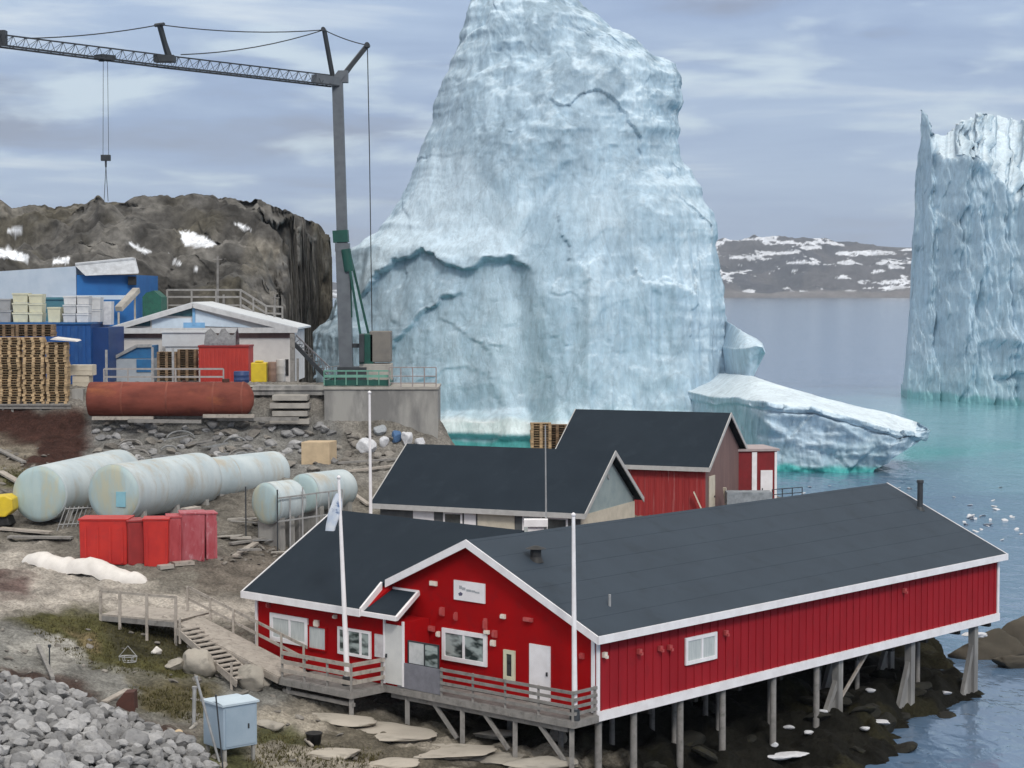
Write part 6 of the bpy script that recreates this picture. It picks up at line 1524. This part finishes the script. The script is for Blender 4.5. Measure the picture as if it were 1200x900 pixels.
# ------------------------------------------------------------------ cabinet and odds and ends in front
cb = on(268, 884); cab = thing('utility_cabinet', cb, 'pale blue utility cabinet on short legs beside the rubble heap', 'cabinet')
rz = -.62; ax = Vector((math.cos(rz), math.sin(rz), 0)); ay = Vector((-math.sin(rz), math.cos(rz), 0))
cz0 = cb.z + .30; near = Vector(at(262, 868, cb.y - .6)); ctr = Vector((at(266, 850, cb.y).x, cb.y, 0))
ax = Vector((.76, .65, 0)); ay = Vector((-.65, .76, 0))
o = Vector((at(262, 860, cb.y - .7).x, cb.y - .7, cz0))
hcab = 1.42
g = MB(); g.para(o, ax * 1.3, ay * 1.25, UP * hcab); g.build('body', CABM, cab, .02)
g = MB(); g.para(o - ax * .06 - ay * .06 + UP * hcab, ax * 1.42, ay * 1.37, UP * .07); g.prism([o - ax * .05 - ay * .05 + UP * (hcab + .07), o + ax * 1.35 - ay * .05 + UP * (hcab + .07), o + ax * 1.35 + ay * .6 + UP * (hcab + .16), o - ax * .05 + ay * .6 + UP * (hcab + .16)], ay * .01)
g.build('lid', mat('pale cabinet lid', (.50, .59, .66), (.45, .53, .60), 1, .5), cab, .02)
g = MB(); g.para(o + ax * .08 - ay * .025 + UP * .08, ax * 1.14, ay * .024, UP * (hcab - .16)); dr = g.build('door', CABM, cab)
g = MB(); g.para(o + ax * .92 - ay * .05 + UP * .6, ax * .05, ay * .024, UP * .16); g.build('handle', STEELD, dr)
for a, b in ((.05, .05), (1.15, .05), (1.15, 1.1), (.05, 1.1)):
    g = MB(); p = o + ax * a + ay * b; g.para(Vector((p.x, p.y, gz(p.x, p.y) - .25)), ax * .1, ay * .1, UP * (cz0 - gz(p.x, p.y) + .26)); g.build('leg', CONC, cab)
for lab, (u0, v0), (u1, v1), r_, m in (('slanted pale pole leaning across the blue cabinet', (257, 890), (230, 794), .045, GALV), ('upright grey pole left of the blue cabinet', (227, 850), (228, 806), .07, GALV), ('thin dark post in front of the blue cabinet', (262, 905), (253, 816), .025, STEELD), ('bent pipe end between the poles', (222, 852), (229, 849), .06, CONCP)):
    p = on(u0, v0); Y = p.y - .2; g = MB(); g.tube(at(u0, v0, Y) - UP * .1, at(u1, v1, Y + .15), r_, n=8); g.tube(at(u1, v1, Y + .15) - UP * .02, at(u1, v1, Y + .15) + UP * .05, r_ * 1.3, n=8); solo('steel_pole' if 'pipe' not in lab else 'pipe_end', g, m, lab, 'pole')
g = MB(); g.tube(on(58, 782) - UP * .1, at(58, 758, on(58, 782).y), .03, n=6); g.box(at(58, 757, on(58, 782).y), (.1, .1, .1)); solo('marker_post', g, STEELD, 'thin dark marker post on the pale patch of ground', 'post')
c = on(368, 874); g = MB(); g.lathe(c, c + UP, [(0, .01), (0, .22), (.42, .28), (.43, .30), (.47, .30), (.47, .26), (.1, .2), (.1, .01)], 20); solo('bucket', g, BLACK, 'black bucket standing on the rocks below the deck corner', 'bucket')
c = on(352, 862) ; g = MB(); g.beam(on(358, 868) + UP * .05, on(366, 876) + UP * .06, .1, .05); solo('loose_lath', g, WOOD, 'pale lath lying beside the black bucket', 'lath')
c = on(147, 832); g = MB(); g.prism([c + Vector((-.32, 0, -.1)), c + Vector((.32, 0, -.1)), c + Vector((.30, 0, .62)), c + Vector((-.05, 0, .60)), c + Vector((-.32, 0, .25))], (0, .6, 0)); solo('rusty_box', g, RUSTD, 'rusty brown steel box at the top edge of the rubble heap', 'box')
g = MB(); g.beam(on(122, 826) + UP * .1, on(150, 816) + UP * .25, .26, .06); solo('loose_plank', g, WOOD, 'pale plank tipped against the rusty steel box', 'plank')
c = on(150, 776); g = MB()
def ring(c, w_, h, z): 
    pts = [c + Vector((w_ * math.cos(a), .6 * w_ * math.sin(a), z)) for a in np.linspace(0, 2 * math.pi, 13)]; g.path(pts, .022, 6)
ring(c, .30, 0, .02); ring(c, .34, 0, .22)
for a in np.linspace(0, 2 * math.pi, 7)[:-1]: g.tube(c + Vector((.30 * math.cos(a), .18 * math.sin(a), .02)), c + Vector((.34 * math.cos(a), .2 * math.sin(a), .22)), .018, n=6)
g.path([c + Vector((-.34, 0, .22)), c + Vector((0, 0, .62)), c + Vector((.34, 0, .22))], .015, 6); solo('wire_basket', g, GALV, 'pale wire basket lying on the moss below the landing', 'basket')
for i, (u0, v0, u1, v1, w_, lb) in enumerate(((0, 555, 42, 580, .4, 'pale plank sliding down the bank by the leftmost tank'), (-10, 525, 28, 545, .3, 'grey plank high on the bank left of the red soil'), (0, 622, 60, 628, .55, 'long grey pontoon board before the leftmost tank'), (10, 632, 85, 634, .45, 'dark board lying under the steel rack'),
        (400, 556, 470, 548, .3, 'upper of the planks below the quay rubble'), (395, 545, 465, 541, .3, 'middle plank below the quay rubble'), (398, 570, 432, 595, .25, 'sloping plank left of the grey house flagpole'), (270, 640, 330, 632, .35, 'grey board under the shorter tank'), (275, 655, 300, 640, .3, 'pale board leaning beside the red hall roof'), (45, 760, 62, 800, .14, 'thin pale lath on the worn path'))):
    p, q = on(u0, v0), on(u1, v1); g = MB(); g.beam(p + UP * .12, q + UP * .16, w_, .1); solo('loose_plank', g, [WOOD, WOODG][i % 2], lb, 'plank')
# white and blue bags below the quay
for i, (u, v, w_, h, m, lb) in enumerate(((430, 532, 1.0, 1.0, BAGM, 'white bag heaped around the foot of the white flagpole'), (450, 522, .55, .55, BAGM, 'small white bag right of the flagpole'), (464, 519, .55, .95, BAGB, 'blue bag standing among the white ones'), (477, 521, .7, .95, BAGM, 'tall greyish white bag right of the blue one'), (492, 524, .6, .65, BAGM, 'rounded white bag at the end of the row'), (445, 508, .8, .55, mat('grey bag', (.36, .38, .4), (.28, .3, .32), 4, .7), 'grey bag behind the small white one'))):
    p = on(u, v); d = rock_data('big_bag', 1500 + i, m, 4, 1.0, .25); put_rock('big_bag', d, p + UP * h * .38, (w_ * .62, w_ * .5, h * .62), lb, 'bag', None, (0, 0, .4 * i))
# pallets behind the red shed
for k in range(11): pallet((at(622, 520, 116.5).x, 116.5, 8.6 + k * hh), .02 * (k % 4), PINE, 'pallet in the stack left of the red shed roof', 'pallets behind the red shed')
for k in range(10): pallet((at(641, 520, 117.2).x, 117.2, 8.6 + k * hh), -.03 * (k % 3), PINED, 'darker pallet in the second stack behind the red shed roof', 'dark pallets behind the red shed')
g = MB(); x0 = at(618, 520, 116.3).x; g.para((x0, 116.2, 4.5), (2.6, 0, 0), (0, 2.0, 0), (0, 0, 4.08)); solo('concrete_plinth', g, CONC, 'concrete plinth carrying the pallets behind the red shed', 'plinth')
fence('quay_railing', (at(905, 586, 112).x, 112, at(905, 586, 112).z), (at(940, 580, 113).x, 113, at(940, 583, 113).z), .6, 4, (1, .5), STEELD, 'thin dark railing beyond the red annex', r=.03)
g = MB(); o, a, b, c = bx(852, 905, 577, 592, 109, 1.2); g.para(o, a, b, c); solo('grey_boat', g, mat('grey white load', (.30, .33, .36), (.18, .2, .22), 3, .7), 'low grey load stacked before the red annex', 'load')
g = MB(); p = at(628, 622, 86.2); zg = gz(p.x, 86.2); g.box((p.x, 86.4, (zg + p.z) / 2 + .2), (.7, .5, p.z - zg)); g.box((p.x, 86.3, p.z + .35), (1.05, .6, .30)); solo('white_cabinet', g, WHITE, 'white topped cabinet between the red hall and the grey house', 'cabinet')

# ------------------------------------------------------------------ grass and moss tufts
GRASS = mat('dry tundra grass', (.115, .10, .045), (.065, .062, .028), .8, .95, c3=(.19, .145, .075), s3=.5, spec=.05)
gm = MB()
for poly, n_g in (([(20, 722), (120, 722), (205, 738), (262, 785), (200, 795), (110, 785), (60, 758)], 900), ([(150, 805), (240, 805), (245, 850), (175, 835)], 450), ([(300, 855), (450, 885), (440, 900), (290, 900)], 500), ([(0, 545), (40, 548), (30, 570), (0, 570)], 150)):
    pa = np.array(poly, float); k_g = 0
    while k_g < n_g:
        u, v = random.uniform(pa[:, 0].min(), pa[:, 0].max()), random.uniform(pa[:, 1].min(), pa[:, 1].max())
        if poly_sd(np.array([u]), np.array([v]), poly)[0] < random.uniform(-4, 6): continue
        k_g += 1; c = on(u, v)
        for b_ in range(4):
            an_ = random.uniform(0, 6.28); ln = random.uniform(.04, .13); dx_ = Vector((math.cos(an_), math.sin(an_), 0))
            q_ = c + dx_ * random.uniform(0, .12); sd = Vector((-dx_.y, dx_.x, 0)) * .022
            gm.add([q_ - sd - UP * .02, q_ + sd - UP * .02, q_ + dx_ * ln * .6 + UP * ln], [(0, 1, 2)])
gr = gm.build('grass', GRASS); gr['kind'] = 'stuff'; tag(gr, 'olive tundra grass and moss tufts below the landing', 'grass')

# ------------------------------------------------------------------ scrap and boards around the tanks
SCRAP = mat('dull scrap steel', (.26, .265, .27), (.17, .17, .17), 3, .7, metal=.1)
for i in range(22):
    u, v = random.uniform(150, 312), random.uniform(516, 546)
    c = on(u, v); an_ = random.uniform(-.5, .6); ln = random.uniform(.6, 1.9); dx_ = Vector((math.cos(an_), math.sin(an_), random.uniform(-.06, .22)))
    g = MB()
    if i % 3: g.beam(c - dx_ * ln / 2 + UP * .25, c + dx_ * ln / 2 + UP * .25, random.uniform(.06, .16), random.uniform(.04, .12))
    else:
        g.path([c + Vector((ln * .5 * math.cos(a), .3 * math.sin(a), .1 + .55 * ln * .5 * math.sin(a))) for a in np.linspace(.1, 3.0, 9)], .05, 7)
    solo('scrap_bar', g, SCRAP if i % 2 else WOODG, 'bent grey bar or hoop in the scrap strewn behind the pale tanks', 'scrap', 'scrap behind the pale tanks')
for i in range(14):
    u, v = random.uniform(262, 345), random.uniform(612, 652); c = on(u, v); an_ = random.uniform(-.3, .7); ln = random.uniform(.7, 1.8); dx_ = Vector((math.cos(an_), math.sin(an_), random.uniform(-.05, .12)))
    if c.x > -7.6 - (c.y - 84) * .2 and c.y < 86: continue
    g = MB(); g.beam(c - dx_ * ln / 2 + UP * .2, c + dx_ * ln / 2 + UP * .2, random.uniform(.2, .5), random.uniform(.04, .10))
    solo('scrap_board', g, [WOODG, CONCP, SCRAP][i % 3], 'grey board in the untidy heap between the red bins and the hall roof', 'board', 'boards heaped beside the hall')
